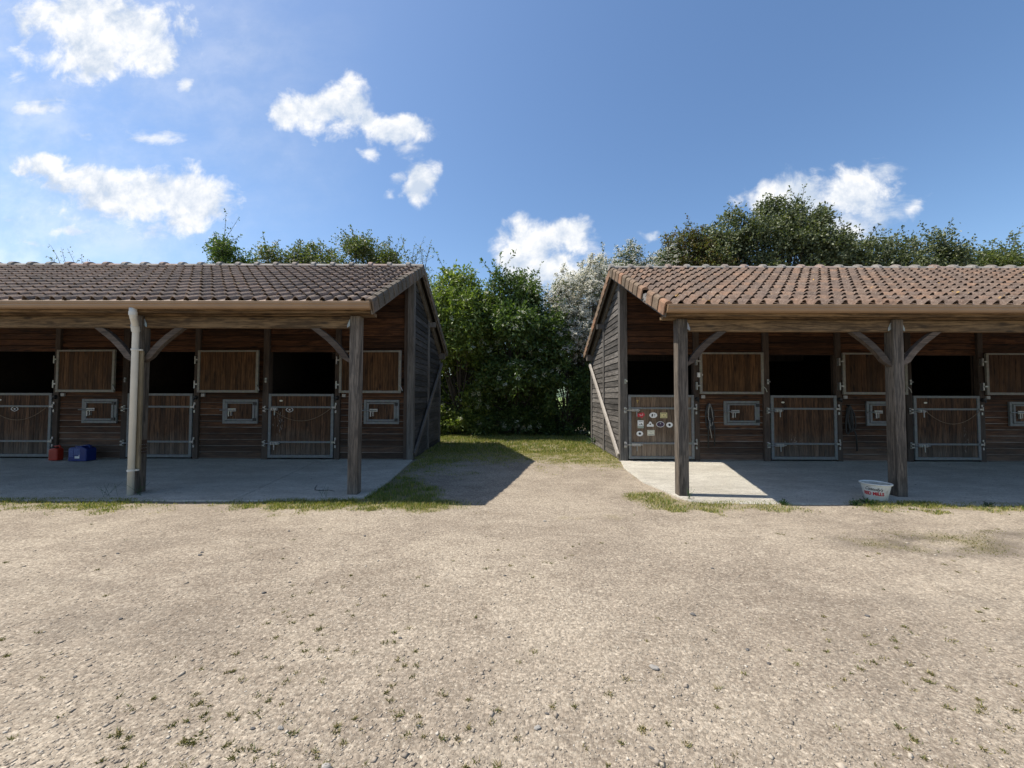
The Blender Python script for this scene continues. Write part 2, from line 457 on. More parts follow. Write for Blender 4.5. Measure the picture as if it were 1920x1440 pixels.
def concrete_mat():
    m, t, b = new_mat('brushed_concrete')
    co = t.new('ShaderNodeTexCoord').outputs['Object']
    st = t.noise(t.scale(co, (1.5, 5, 1)), 7, 9, 0.78, 1.2)
    big = t.noise(t.scale(co, (.7, 1.6, 1)), 1.6, 8, 0.7); fine = t.noise(co, 55, 4, 0.7)
    c = t.mix(t.rng_(big, 0.4, 0.6), (0.60, 0.555, 0.46, 1), (0.76, 0.715, 0.61, 1))
    c = t.mix(t.rng_(st, 0.5, 0.6, 0, 0.8), c, (0.45, 0.41, 0.335, 1))
    c = t.mix(t.rng_(fine, 0.54, 0.64, 0, 0.5), c, (0.2, 0.19, 0.17, 1))
    pits = t.voro(co, 17); c = t.mix(t.rng_(pits, 0.05, 0.12, 0.6, 0), c, (0.18, 0.16, 0.14, 1))
    t.put(b.inputs['Base Color'], c); b.inputs['Roughness'].default_value = 0.85
    b.inputs['Specular IOR Level'].default_value = 0.3
    h = t.math('ADD', t.math('MULTIPLY', st, 2.0), t.math('MULTIPLY', fine, 0.3))
    t.put(b.inputs['Normal'], t.bump(h, 1.0, 0.03))
    return m
M_CONC = concrete_mat()


def ground_mat():
    m, t, b = new_mat('gravel_ground')
    co = t.new('ShaderNodeTexCoord').outputs['Object']
    ga = attr(t, 'grass'); dk = attr(t, 'damp')
    big = t.noise(co, 0.55, 6, 0.62, 0.3); mid = t.noise(t.scale(co, (0.7, 1.3, 1)), 3.2, 9, 0.75, 0.6)
    c = t.ramp(big, [(0.3, (0.195, 0.160, 0.122)), (0.46, (0.255, 0.212, 0.162)), (0.60, (0.325, 0.275, 0.21)), (0.75, (0.262, 0.225, 0.178))])
    c = t.mix(t.rng_(mid, 0.5, 0.62, 0, 0.42), c, (0.38, 0.325, 0.25, 1))
    c = t.mix(t.rng_(mid, 0.48, 0.38, 0, 0.4), c, (0.17, 0.135, 0.10, 1))
    speck = t.noise(t.scale(co, (0.8, 1.2, 1)), 52, 8, 0.82)
    c = t.mix(t.rng_(speck, 0.475, 0.40, 0, 0.62), c, (0.12, 0.095, 0.07, 1))
    c = t.mix(t.rng_(speck, 0.53, 0.60, 0, 0.5), c, (0.50, 0.45, 0.36, 1))
    cell = t.new('ShaderNodeTexVoronoi'); t.put(cell.inputs['Vector'], co); cell.inputs['Scale'].default_value = 62
    cell2 = t.new('ShaderNodeTexVoronoi'); t.put(cell2.inputs['Vector'], co); cell2.inputs['Scale'].default_value = 150
    hv = t.new('ShaderNodeSeparateColor'); t.put(hv.inputs[0], cell.outputs['Color'])
    hv2 = t.new('ShaderNodeSeparateColor'); t.put(hv2.inputs[0], cell2.outputs['Color'])
    g = t.rng_(hv.outputs[0], 0, 1, 0.55, 1.5); g2 = t.rng_(hv2.outputs[0], 0, 1, 0.7, 1.35)
    gg = t.math('MULTIPLY', g, g2); gv = t.new('ShaderNodeCombineXYZ')
    for i in range(3): t.put(gv.inputs[i], gg)
    c = t.mix(0.5, c, t.mix(1.0, c, gv.outputs[0], 'MULTIPLY'))
    c = t.mix(t.rng_(cell.outputs['Distance'], 0.35, 0.8, 0, 0.3), c, (0.15, 0.12, 0.09, 1))
    c = t.mix(t.math('MULTIPLY', dk, 0.8), c, (0.12, 0.10, 0.08, 1))
    soil = t.mix(t.rng_(t.noise(co, 18, 5, 0.7), 0.35, 0.65), (0.13, 0.11, 0.05, 1), (0.25, 0.215, 0.105, 1))
    edge = t.rng_(t.math('ADD', ga, t.math('MULTIPLY', t.math('SUBTRACT', t.noise(co, 9, 5, 0.7), 0.5), 0.8)), 0.12, 0.95, 0, 0.85)
    c = t.mix(edge, c, soil)
    t.put(b.inputs['Base Color'], c); b.inputs['Roughness'].default_value = 0.95
    b.inputs['Specular IOR Level'].default_value = 0.15
    h1 = t.math('MULTIPLY', t.math('SUBTRACT', 1.0, cell.outputs['Distance']), t.rng_(hv.outputs[1], 0, 1, 0.2, 1.0))
    h2 = t.math('MULTIPLY', t.math('SUBTRACT', 1.0, cell2.outputs['Distance']), 0.35)
    n1 = t.bump(t.math('ADD', t.math('ADD', h1, h2), t.math('MULTIPLY', mid, 0.9)), 0.6, 0.010)
    t.put(b.inputs['Normal'], t.bump(t.noise(co, 7, 6, 0.7), 0.3, 0.03, n1))
    return m
M_GROUND = ground_mat()


def stone_mat():
    m, t, b = new_mat('loose_stone')
    co = t.new('ShaderNodeTexCoord').outputs['Object']; r = attr(t)
    c = t.ramp(r, [(0, (0.10, 0.09, 0.075)), (0.08, (0.24, 0.20, 0.15)), (0.5, (0.33, 0.275, 0.21)), (0.85, (0.44, 0.38, 0.295)), (1, (0.60, 0.55, 0.46))])
    n = t.noise(co, 60, 4, 0.6)
    c = t.mix(t.rng_(n, 0.35, 0.65, 0, 0.35), c, (0.15, 0.12, 0.1, 1))
    t.put(b.inputs['Base Color'], c); b.inputs['Roughness'].default_value = 0.9
    return m
M_STONE = stone_mat()
M_DSTONE = plain('dark_stone', (0.10, 0.095, 0.09), 0.8, 0.5, nscale=30)
M_LSTONE = plain('pale_stone', (0.25, 0.235, 0.21), 0.85, 0.3, nscale=30)


def leaf_mat(name, stops, trans=0.35, tcol=(1.5, 1.7, 0.6), rough=0.5):
    m, t, b = new_mat(name)
    r = attr(t)
    c = t.ramp(r, stops)
    t.put(b.inputs['Base Color'], c); b.inputs['Roughness'].default_value = rough
    b.inputs['Specular IOR Level'].default_value = 0.35
    tr = t.new('ShaderNodeBsdfTranslucent'); t.put(tr.inputs[0], t.mix(1.0, c, (*tcol, 1), 'MULTIPLY'))
    mx = t.new('ShaderNodeMixShader'); mx.inputs[0].default_value = trans
    t.l.new(b.outputs[0], mx.inputs[1]); t.l.new(tr.outputs[0], mx.inputs[2])
    t.l.new(mx.outputs[0], t.n['Material Output'].inputs[0])
    return m


L_ELDER = leaf_mat('elder_leaf', [(0, (0.032, 0.06, 0.018)), (0.5, (0.075, 0.12, 0.03)), (0.85, (0.15, 0.20, 0.055)), (1, (0.25, 0.29, 0.12))], 0.25)
L_ELDER_Y = leaf_mat('sunlit_elder_leaf', [(0, (0.06, 0.10, 0.02)), (0.5, (0.15, 0.20, 0.04)), (1, (0.28, 0.32, 0.10))], 0.28)  # brighter copy of the elder leaf; sunlight is put into the colour
L_HAW = leaf_mat('hawthorn_leaf', [(0, (0.03, 0.055, 0.016)), (0.6, (0.06, 0.09, 0.028)), (1, (0.13, 0.14, 0.06))], 0.25)
L_HEDGE = leaf_mat('hedge_leaf', [(0, (0.016, 0.028, 0.01)), (1, (0.045, 0.06, 0.02))], 0.12)  # hawthorn green darkened in colour to stand for shade low in the hedge
L_DARK = leaf_mat('dark_tree_leaf', [(0, (0.035, 0.05, 0.022)), (0.45, (0.085, 0.105, 0.045)), (0.7, (0.18, 0.20, 0.11)), (1, (0.34, 0.34, 0.24))], 0.2)  # pale upper stops paint light glints into the leaf colour
L_BROWN = leaf_mat('bronze_leaf', [(0, (0.05, 0.045, 0.015)), (0.4, (0.11, 0.075, 0.03)), (0.55, (0.09, 0.11, 0.035)), (1, (0.18, 0.19, 0.07))], 0.3)
L_OLIVE = leaf_mat('olive_leaf', [(0, (0.05, 0.07, 0.02)), (0.5, (0.10, 0.125, 0.04)), (1, (0.19, 0.19, 0.09))], 0.3)
L_BLOSSOM = leaf_mat('white_blossom', [(0, (0.55, 0.53, 0.44)), (0.5, (0.74, 0.72, 0.64)), (1, (0.86, 0.85, 0.80))], 0.45, (1, 1, 0.95), 0.7)
L_UMBEL = leaf_mat('cream_umbel', [(0, (0.46, 0.48, 0.32)), (1, (0.68, 0.68, 0.52))], 0.25, (1, 1, 0.9), 0.7)
L_GRASS = leaf_mat('grass_blade', [(0, (0.06, 0.105, 0.018)), (0.35, (0.13, 0.18, 0.03)), (0.65, (0.26, 0.24, 0.06)), (1, (0.44, 0.36, 0.17))], 0.3, (1.3, 1.5, 0.6))
L_TUFT = leaf_mat('yard_tuft_blade', [(0, (0.055, 0.075, 0.016)), (0.5, (0.13, 0.135, 0.032)), (0.8, (0.18, 0.14, 0.06)), (1, (0.30, 0.25, 0.11))], 0.2, (1.2, 1.3, 0.6))
L_WEED = leaf_mat('weed_leaf', [(0, (0.02, 0.05, 0.018)), (1, (0.06, 0.12, 0.035))], 0.2)
M_BARK = wood('bark', (0.03, 0.025, 0.02), (0.12, 0.10, 0.08), 'Z', None, 0, tone=(0.8, 1.1))


# ------------------------------------------------------------------ ground, pavement
SLAB_Y0, SLAB_Y1 = 5.20, 8.22
def grass_mask(x, y):
    n = fbm(x * 1.3 + 5, y * 1.6 + 3, 5); n2 = fbm(x * 4 + 50, y * 5 + 9, 4)
    m = np.zeros_like(x)
    # strip before the left slab
    e = 4.80 + (n2 - 0.5) * 0.9
    st = sstep(y, e - 0.16, e + 0.22) * sstep(-y, -5.34, -5.22) * sstep(x, -9.3, -8.3) * sstep(-x, 0.2, 1.1)
    gap = 1 - 0.75 * np.exp(-((x + 4.2) / 0.7) ** 2)
    m = np.maximum(m, st * gap * (0.35 + 0.9 * n))
    # corner by the left slab
    d = ((x + 1.75) / 0.75) ** 2 + ((y - 5.6) / 0.75) ** 2
    m = np.maximum(m, sstep(-d, -1.4, -0.4) * 0.9)
    lx = sstep(-x, 1.0 - 1.6 * (n - 0.5), 2.1) * sstep(x, -2.3, -2.2) * sstep(y, 5.3, 5.8) * sstep(-y, -9, -8)
    m = np.maximum(m, lx * 0.8 * np.clip(n2 * 1.8 - 0.3, 0.1, 1))
    # lane
    yb = 6.5 + 2.0 * (n - 0.5) + 2.6 * (n2 - 0.5) + 0.5 * np.exp(-((x - 0.1) / 0.9) ** 2)
    ln = sstep(y, yb, yb + 2.7) * (np.abs(x - 0.05) < 2.4)
    m = np.maximum(m, ln * (0.5 + 1.1 * (n2 - 0.2)))
    m = np.maximum(m, sstep(y, 11.0, 12.5) * 0.6)
    # strips before the right slab
    e = 4.88 + (n2 - 0.5) * 0.7
    st = sstep(y, e - 0.1, e + 0.1) * sstep(-y, -5.34, -5.2) * sstep(x, 1.5, 2.0) * sstep(-x, -3.9, -3.4)
    st2 = sstep(y, e - 0.1, e + 0.1) * sstep(-y, -5.34, -5.2) * sstep(x, 4.3, 4.6) * sstep(-x, -8.2, -6.6)
    m = np.maximum(m, (st * 0.8 + st2) * (0.4 + 0.9 * n))
    d = ((x - 2.0) / 0.5) ** 2 + ((y - 5.45) / 0.35) ** 2
    m = np.maximum(m, sstep(-d, -1.3, -0.3) * 0.75)
    # thin patch in the yard on the right
    for px, py, rx, ry in ((4.1, 3.85, 0.9, 0.33), (5.4, 4.05, 0.7, 0.2), (1.0, 4.6, 0.5, 0.12)):
        d = ((x - px) / rx) ** 2 + ((y - py) / ry) ** 2
        m = np.maximum(m, sstep(-d, -1.5, -0.1) * np.clip(n2 * 1.6 - 0.45, 0, 1) * 0.8)
    onslab = ((x < -2.05) | (x > 2.22)) & (y > 5.32) & (y < 8.3)
    m = np.where(onslab, 0, m)
    return np.clip(m, 0, 1)

def ground_z(x, y):
    base = -0.075 + 0.055 * sstep(y, 5.6, 8.2) * (np.abs(x) < 2.6)
    base = base - 0.12 * sstep(y, 11, 20)
    return base + (fbm(x * 0.6, y * 0.6, 3) - 0.5) * 0.035 + (fbm(x * 3.1 + 9, y * 3.1, 3) - 0.5) * 0.018


xs = np.unique(np.concatenate([np.linspace(-400, -16, 26), np.linspace(-16, -4, 150), np.linspace(-4, 4, 230), np.linspace(4, 16, 150), np.linspace(16, 400, 26)]))
ys = np.unique(np.concatenate([np.linspace(-60, 0.6, 16), np.linspace(0.6, 3, 110), np.linspace(3, 6, 110), np.linspace(6, 14, 130), np.linspace(14, 700, 40)]))
GX, GY = np.meshgrid(xs, ys)
GZ = ground_z(GX, GY)
nx, ny = len(xs), len(ys)
idx = np.arange(nx * ny).reshape(ny, nx)
fc = np.stack([idx[:-1, :-1], idx[:-1, 1:], idx[1:, 1:], idx[1:, :-1]], -1).reshape(-1, 4)
ground = np_mesh('ground', np.stack([GX.ravel(), GY.ravel(), GZ.ravel()], -1), fc, M_GROUND, smooth=True)
gm = grass_mask(GX.ravel(), GY.ravel())
a = ground.data.attributes.new('grass', 'FLOAT', 'POINT'); a.data.foreach_set('value', gm.astype(np.float32))
gxf, gyf = GX.ravel(), GY.ravel()
damp = np.zeros_like(gxf)
for px, py, rx, ry, s_ in ((4.1, 3.8, 1.0, 0.34, 1.3), (5.4, 4.0, 1.0, 0.24, 1.2), (3.6, 2.3, 1.2, 0.12, .4), (-2.5, 2.4, 1.0, 0.25, .35), (-3.4, 2.9, .9, .15, .3), (4.3, 1.9, .8, .3, .35), (2.9, 2.75, 1.0, 0.1, .3)):
    d = ((gxf - px) / rx) ** 2 + ((gyf - py) / ry) ** 2
    damp = np.maximum(damp, s_ * sstep(-d, -1.4, 0) * np.clip(fbm(gxf * 4, gyf * 6, 4) * 2.2 - 0.5, 0, 1))
a = ground.data.attributes.new('damp', 'FLOAT', 'POINT'); a.data.foreach_set('value', damp.astype(np.float32))
tag(ground, 'pale trodden gravel and earth yard with thin grass', kind='structure')


def slab(name, pts, label):
    """concrete sheet 12 cm thick falling gently to the front"""
    mb = MB()
    def z(y): return 0.0 - 0.06 * (SLAB_Y1 - y) / (SLAB_Y1 - SLAB_Y0)
    n = len(pts)
    vs = [(x, y, z(y)) for x, y in pts] + [(x, y, z(y) - 0.14) for x, y in pts]
    mb.add(vs, [tuple(range(n)), tuple(range(2 * n - 1, n - 1, -1))] + [(i, i + n, (i + 1) % n + n, (i + 1) % n) for i in range(n)])
    return tag(mb.build(name, M_CONC, bevel=0.01), label, kind='structure')

slab('pavement', [(-15.5, 5.22), (-11, 5.24), (-7.2, 5.16), (-3.765, 5.2), (-4.075, 8.22), (-15.5, 8.22)], 'long concrete walkway under the left awning')
slab('pavement', [(-3.755, 5.2), (-2.35, 5.24), (-2.02, 5.42), (-2.03, 6.4), (-2.13, 8.22), (-4.065, 8.22)], 'short end slab of the left concrete walkway')
slab('pavement', [(2.12, 6.3), (2.22, 5.9), (2.36, 5.3), (2.6, 5.16), (5.4, 5.14), (9, 5.14), (15.5, 5.2), (15.5, 8.22), (2.27, 8.22), (2.12, 7.4)], 'concrete walkway under the right awning, sunlit at one end')

# ------------------------------------------------------------------ roofs and stables
EAVE_Y, RIDGE_Y, REAR_Y = 5.30, 8.30, 11.30
EAVE_Z, RIDGE_Z = 2.64, 4.13
SL = (RIDGE_Z - EAVE_Z) / (RIDGE_Y - EAVE_Y)
LEN = math.hypot(RIDGE_Y - EAVE_Y, RIDGE_Z - EAVE_Z)
DS = Vector((0, RIDGE_Y - EAVE_Y, RIDGE_Z - EAVE_Z)).normalized()
DN = Vector((0, -DS.z, DS.y))
ROWS = 13; GAUGE = LEN / ROWS; TW = 0.187


def make_stable(name, label, xa, xb, xv, xfar, doors, posts, dz, end, tile_m, verge_m, gable_m, strut_m, postm):
    """xa..xb wall extent, xv the visible verge, end=+1 when the visible gable is on the right"""
    root = empty(name, (xa if end < 0 else xb, 8.2, 0), label, 'stable')
    lo, hi = min(xv, xfar), max(xv, xfar)

    def P(s, x, n, rear=False):
        y = EAVE_Y + DS.y * s + DN.y * n
        z = EAVE_Z + DS.z * s + DN.z * n + dz
        if rear: y = 2 * RIDGE_Y - y
        return (x, y, z)

    def under(y):                      # height of the roof boards' underside at depth y
        d = abs(y - RIDGE_Y)
        return RIDGE_Z + dz - d * SL - 0.13

    # --- tiles
    mb = MB()
    prof = [(0.0, 0.004), (0.12, -0.004), (0.3, -0.007), (0.5, -0.003), (0.54, 0.008), (0.62, 0.036), (0.71, 0.055), (0.82, 0.057), (0.92, 0.040), (1.0, 0.008)]
    ncol = int(round((hi - lo - 0.1) / TW))
    for rear in (False, True):
        for r in range(ROWS):
            for c in range(ncol):
                x0 = lo + 0.05 + c * TW
                jx = random.uniform(-.003, .003); js = random.uniform(-.008, .008); jn = random.uniform(-.003, .004); tw_ = random.uniform(-.006, .006)
                s0, s1 = r * GAUGE - 0.05 + js, (r + 1) * GAUGE + 0.01
                vs = []
                for u, h in prof:
                    x = x0 + u * TW + jx
                    vs.append(P(s0 + tw_ * u, x, h + 0.040 + jn, rear))
                for u, h in prof:
                    vs.append(P((s0 + s1) / 2, x0 + u * TW + jx, h * 0.95 + 0.026 + jn, rear))
                for u, h in prof:
                    vs.append(P(s1, x0 + u * TW + jx, h * 0.9 + 0.004 + jn, rear))
                for u, h in prof:
                    vs.append(P(s0 + 0.002 + tw_ * u, x0 + u * TW + jx, h + 0.040 + jn - 0.014, rear))
                n = len(prof)
                fs = []
                for i in range(n - 1):
                    q = [(i, i + 1, n + i + 1, n + i), (n + i, n + i + 1, 2 * n + i + 1, 2 * n + i), (3 * n + i, 3 * n + i + 1, i + 1, i)]
                    if rear: q = [tuple(reversed(k)) for k in q]
                    fs += q
                mb.add(vs, fs)
    roof = mb.build('roof', tile_m, root, smooth=False)
    # boards under the tiles
    mb = MB()
    for rear in (False, True):
        a_, b_, c_, d_ = P(-0.02, lo + .03, -0.005, rear), P(-0.02, hi - .03, -0.005, rear), P(LEN, hi - .03, -0.005, rear), P(LEN, lo + .03, -0.005, rear)
        a2, b2, c2, d2 = P(-0.02, lo + .03, -0.03, rear), P(-0.02, hi - .03, -0.03, rear), P(LEN, hi - .03, -0.03, rear), P(LEN, lo + .03, -0.03, rear)
        mb.add([a_, b_, c_, d_, a2, b2, c2, d2], [(0, 1, 2, 3), (7, 6, 5, 4), (0, 4, 5, 1), (1, 5, 6, 2), (2, 6, 7, 3), (3, 7, 4, 0)])
    mb.build('roof_deck', WD_DARK, roof)
    # ridge tiles
    x = lo + 0.02; k = 0
    while x < hi - 0.05:
        x1 = min(x + 0.41, hi - 0.005)
        mb = MB(); seg = 8; vs = []
        for (xx, rad, oz) in ((x - 0.04, 0.128, .012), (x + 0.035, 0.122, .012), (x + 0.04, 0.098, 0), (x1, 0.092, 0)):
            for i in range(seg + 1):
                a_ = math.pi * (i / seg) * 1.0
                vs.append((xx, RIDGE_Y - rad * 1.1 * math.cos(a_), RIDGE_Z + dz + 0.005 + oz + rad * 0.86 * math.sin(a_)))
        fs = [(j * (seg + 1) + i, j * (seg + 1) + i + 1, (j + 1) * (seg + 1) + i + 1, (j + 1) * (seg + 1) + i) for j in range(3) for i in range(seg)]
        fs += [tuple(range(seg + 1))]
        mb.add(vs, fs); mb.build('ridge_tile', RIDGE_M, roof, smooth=False)
        x = x1; k += 1
    # verge tiles on the visible rake
    sgn = 1 if end > 0 else -1        # outward direction in x
    for rear in (False, True):
        for r in range(ROWS):
            missing = (end < 0 and not rear and r == 3)
            mb = MB()
            s0, s1 = r * GAUGE - 0.055, (r + 1) * GAUGE - 0.01
            lift = 0.01
            if missing: continue
            rr = random.random() * (0.75 if r > 3 else 1.0)
            jn = random.uniform(-.006, .006)
            sec = [(-0.10, 0.03), (-0.075, 0.062), (-0.035, 0.07), (0.0, 0.055), (0.012, 0.03), (0.012, -0.125), (-0.008, -0.125), (-0.008, 0.02)]
            vs = []
            for s_, ex in ((s0, 0.012), (s0 + 0.03, 0.010), (s1, -0.004)):
                for dx, n_ in sec:
                    vs.append(P(s_, xv + sgn * (dx + ex), n_ + ex * 0.8 + jn, rear))
            n = len(sec)
            fs = [(j * n + i, j * n + (i + 1) % n, (j + 1) * n + (i + 1) % n, (j + 1) * n + i) for j in range(2) for i in range(n)]
            fs += [tuple(range(n)), tuple(range(3 * n - 1, 2 * n - 1, -1))]
            mb.add(vs, fs, rr); mb.build('verge_tile', verge_m, roof)
    if end < 0:                       # mortar bared where one verge tile has come off
        mb = MB(); s0, s1 = 3 * GAUGE - 0.04, 4 * GAUGE - 0.07
        for k in range(7):
            sa = s0 + (s1 - s0) * k / 7; sb = sa + (s1 - s0) / 7 + .01
            n0 = -0.11 + random.uniform(-.03, .02); n1 = -0.03 + random.uniform(-.035, .02)
            vs = [P(sa, xv + .002, n0), P(sb, xv + .002, n0), P(sb, xv + .002, n1), P(sa, xv + .002, n1), P(sa, xv + .05, n0), P(sb, xv + .05, n0), P(sb, xv + .05, n1), P(sa, xv + .05, n1)]
            mb.add(vs, [(0, 1, 2, 3), (7, 6, 5, 4), (0, 4, 5, 1), (1, 5, 6, 2), (2, 6, 7, 3), (3, 7, 4, 0)])
        mb.build('mortar', M_MORTAR, roof, bevel=0.006, label='grey mortar bared where a verge tile is missing')
    # barge boards and gable rafters, rafters under the awning
    def sbeam(x0, x1, n0, n1, rear, s0=-0.03, s1=LEN + 0.0):
        vs = [P(s0, x0, n0, rear), P(s1, x0, n0, rear), P(s1, x0, n1, rear), P(s0, x0, n1, rear), P(s0, x1, n0, rear), P(s1, x1, n0, rear), P(s1, x1, n1, rear), P(s0, x1, n1, rear)]
        mb = MB(); mb.add(vs, [(0, 1, 2, 3), (7, 6, 5, 4), (0, 4, 5, 1), (1, 5, 6, 2), (2, 6, 7, 3), (3, 7, 4, 0)])
        return mb
    for rear in (False, True):
        q0, q1 = xv - sgn * 0.035, xv - sgn * 0.012
        sbeam(q0, q1, -0.155, -0.035, rear).build('barge_board', WD_STRUT_D, root)
    wx_ = xb if end > 0 else xa
    for rear in (False, True):
        sbeam(wx_ + sgn * 0.005, wx_ + sgn * 0.065, -0.20, -0.035, rear, 0.35 if not rear else 0.2).build('gable_rafter', WD_POST_D, root, bevel=.004)
    for k in range(1, 12):
        x = wx_ - sgn * 1.25 * k
        if lo + .3 < x < hi - .3:
            sbeam(x - .035, x + .035, -0.14, -0.032, False, 0.42).build('rafter', WD_DARK, root)
    # purlins with ends proud of the gable
    for y, h in ((6.7, 0.13), (9.75, 0.13)):
        zt = RIDGE_Z + dz - abs(y - RIDGE_Y) * SL - 0.24
        pe = wx_ + sgn * (.17 if y > 8 else -.1)
        mb = MB(); mb.box(min(pe, xfar), max(pe, xfar), y - .04, y + .04, zt - h + .05, zt + .05); mb.build('purlin', WD_POST_D, root, bevel=.004)
    mb = MB(); zt = EAVE_Z + dz - 0.03
    mb.box(min(xv - sgn * .03, xfar), max(xv - sgn * .03, xfar), 11.05, 11.20, zt - .20, zt - .03)
    mb.build('purlin', WD_STRUT_D, root, bevel=.004)
    # --- gutter
    ga, gb = sorted((xv - sgn * 0.02, xfar))
    prof_g = [(5.235, 2.598), (5.235, 2.53), (5.215, 2.508), (5.165, 2.503), (5.135, 2.515), (5.122, 2.54), (5.122, 2.558), (5.108, 2.572), (5.104, 2.602), (5.112, 2.607), (5.118, 2.602), (5.12, 2.575), (5.135, 2.56), (5.137, 2.535), (5.165, 2.517), (5.215, 2.522), (5.225, 2.54), (5.225, 2.598)]
    prof_g = [(y + .10, z + .038) for y, z in prof_g]
    mb = MB(); mb.prism([(y, z + dz) for y, z in prof_g], ga, gb, 'X')
    gut = mb.build('gutter', M_GUTTER, root)
    cap_x = gb if end > 0 else ga
    mb = MB(); mb.prism([(y + .10, z + .038 + dz) for y, z in ((5.235, 2.598), (5.235, 2.52), (5.2, 2.500), (5.15, 2.500), (5.12, 2.53), (5.102, 2.57), (5.102, 2.606))], cap_x, cap_x + sgn * .008, 'X')
    mb.build('end_cap', M_GUTTER, gut)
    # fascia
    mb = MB(); mb.box(min(xv - sgn * .05, xfar), max(xv - sgn * .05, xfar), 5.346, 5.373, 2.508 + dz, 2.635 + dz)
    mb.build('fascia_board', WD_BEAM, root)
    # eave plate running over the posts with its end showing beyond the last post
    mb = MB(); mb.box(min(wx_ + sgn * .14, xfar), max(wx_ + sgn * .14, xfar), 5.515, 5.64, 2.50 + dz, 2.55 + dz)
    mb.build('eave_plate', WD_BEAM, root, bevel=.004)
    # --- beams between posts, posts, braces
    ps = sorted(posts)
    pw = 0.0725
    for i, (x0, x1) in enumerate(zip(ps[:-1], ps[1:])):
        mb = MB(); mb.box(x0 + pw + .004, x1 - pw - .004, 5.525, 5.605, 2.325 + dz, 2.492 + dz)
        # upper half of the beam hides the plate behind a darker seam
        mb.build('beam', WD_BEAM, root, bevel=.006)
    # long face timber in front of the plate (the visible beam face)
    ea, eb = (ps[0] + pw + .01, ps[-1] - pw - .01)
    for x in ps:
        mb = MB(); mb.box(x - pw, x + pw, 5.49, 5.635, -0.075, 2.497 + dz)
        p = mb.build('post', postm, root, bevel=.007)
        for sd in (-1, 1):
            if sd * end > 0 and abs(x - (ps[-1] if end > 0 else ps[0])) < .01: continue
            if x in (ps[0], ps[-1]) and ((x == ps[0] and sd < 0) or (x == ps[-1] and sd > 0)): continue
            pts = []
            N = 9
            x0 = x + sd * pw
            outer, inner = [], []
            for k in range(N):
                t_ = k / (N - 1); a_ = t_ * math.pi / 2
                bx = 0.45 * (1 - math.cos(a_)) ** 0.95; bz = 0.46 * math.sin(a_) ** 0.9
                # shallow curve: blend of arc and chord
                cx_, cz_ = 0.45 * t_, 0.46 * t_
                bx = 0.27 * bx + 0.73 * cx_; bz = 0.27 * bz + 0.73 * cz_
                inner.append((x0 + sd * bx, 1.862 + dz + bz))
            th = 0.095
            for k in range(N):
                a_ = math.radians(62 - 30 * k / (N - 1))
                nx_, nz_ = math.sin(a_), -math.cos(a_)
                outer.append((inner[k][0] + sd * nx_ * th * (0.15 if k == 0 else 1), max(inner[k][1] + nz_ * th * (0.8 if k else 0.9), 1.70)))
            inner[-1] = (inner[-1][0], 2.322 + dz); outer[-1] = (inner[-1][0] + sd * th * 1.35, 2.322 + dz)
            q = inner + outer[::-1]
            if sd < 0: q = q[::-1]
            mb = MB()
            n = len(q); half = N
            # strip quads for a concave outline
            ii, oo = inner, outer
            vs = [(p_[0], 5.52, p_[1]) for p_ in ii] + [(p_[0], 5.52, p_[1]) for p_ in oo] + [(p_[0], 5.59, p_[1]) for p_ in ii] + [(p_[0], 5.59, p_[1]) for p_ in oo]
            fs = []
            for k in range(N - 1):
                f4 = [(k, k + 1, N + k + 1, N + k), (2 * N + k + 1, 2 * N + k, 3 * N + k, 3 * N + k + 1), (k + 1, k, 2 * N + k, 2 * N + k + 1), (N + k, N + k + 1, 3 * N + k + 1, 3 * N + k)]
                if sd < 0: f4 = [tuple(reversed(w_)) for w_ in f4]
                fs += f4
            fs += [(0, N, 3 * N, 2 * N), (N - 1, 3 * N - 1, 4 * N - 1, 2 * N - 1)]
            mb.add(vs, fs); mb.build('brace', WD_BRACE, p, bevel=.004)
            # joist hanger
            mb = MB()
            bx0 = x + sd * (pw + .002)
            mb.prism([(bx0, 2.36 + dz), (bx0 + sd * .045, 2.33 + dz), (bx0 + sd * .045, 2.37 + dz), (bx0 + sd * .012, 2.45 + dz), (bx0, 2.45 + dz)], 5.517, 5.5215)
            mb.build('joist_hanger', MT_BOLT, p)
    # --- front wall: jambs, boards
    BH = 0.131; backY = 8.23
    def boards_x(mb, x0, x1, z0, z1, y=8.2, h=BH):
        z = z0
        while z < z1 - 0.01:
            zt = min(z + h, z1)
            xx0, xx1 = x0 + random.uniform(0, .003), x1 - random.uniform(0, .003)
            # sloping shiplap board
            vs = [(xx0, y - .016, z + .005), (xx1, y - .016, z + .005), (xx1, y, zt - .006), (xx0, y, zt - .006),
                  (xx0, y + .03, z + .005), (xx1, y + .03, z + .005), (xx1, y + .03, zt - .006), (xx0, y + .03, zt - .006)]
            mb.add(vs, [(0, 1, 2, 3), (5, 4, 7, 6), (0, 4, 5, 1), (1, 5, 6, 2), (2, 6, 7, 3), (3, 7, 4, 0)])
            z = zt
    topz = under(8.2) - 0.0
    jambs = []
    for x0 in doors:
        jambs += [(x0 - .13, x0 - .004), (x0 + 1.405, x0 + 1.515)]
    jambs.append((doors[-1] + 2.87, doors[-1] + 2.996))
    if end < 0: jambs = jambs[1:]
    else: jambs[-1] = (doors[-1] + 2.87, -2.262)
    for (j0, j1) in jambs:
        mb = MB(); mb.box(j0, j1, 8.15, 8.29, -0.01, topz); mb.build('jamb_post', WD_JAMB, root, bevel=.005)
    for x0 in doors:
        mbu = MB(); boards_x(mbu, x0, x0 + 1.40, 2.275 + dz, topz); mbu.build('lintel_boards', WD_WALL, root)
        mbl = MB(); boards_x(mbl, x0 + 1.52, x0 + 2.866, 0.005, topz); mbl.build('front_wall', WD_WALL, root)
    mb = MB()                           # lining behind the boards
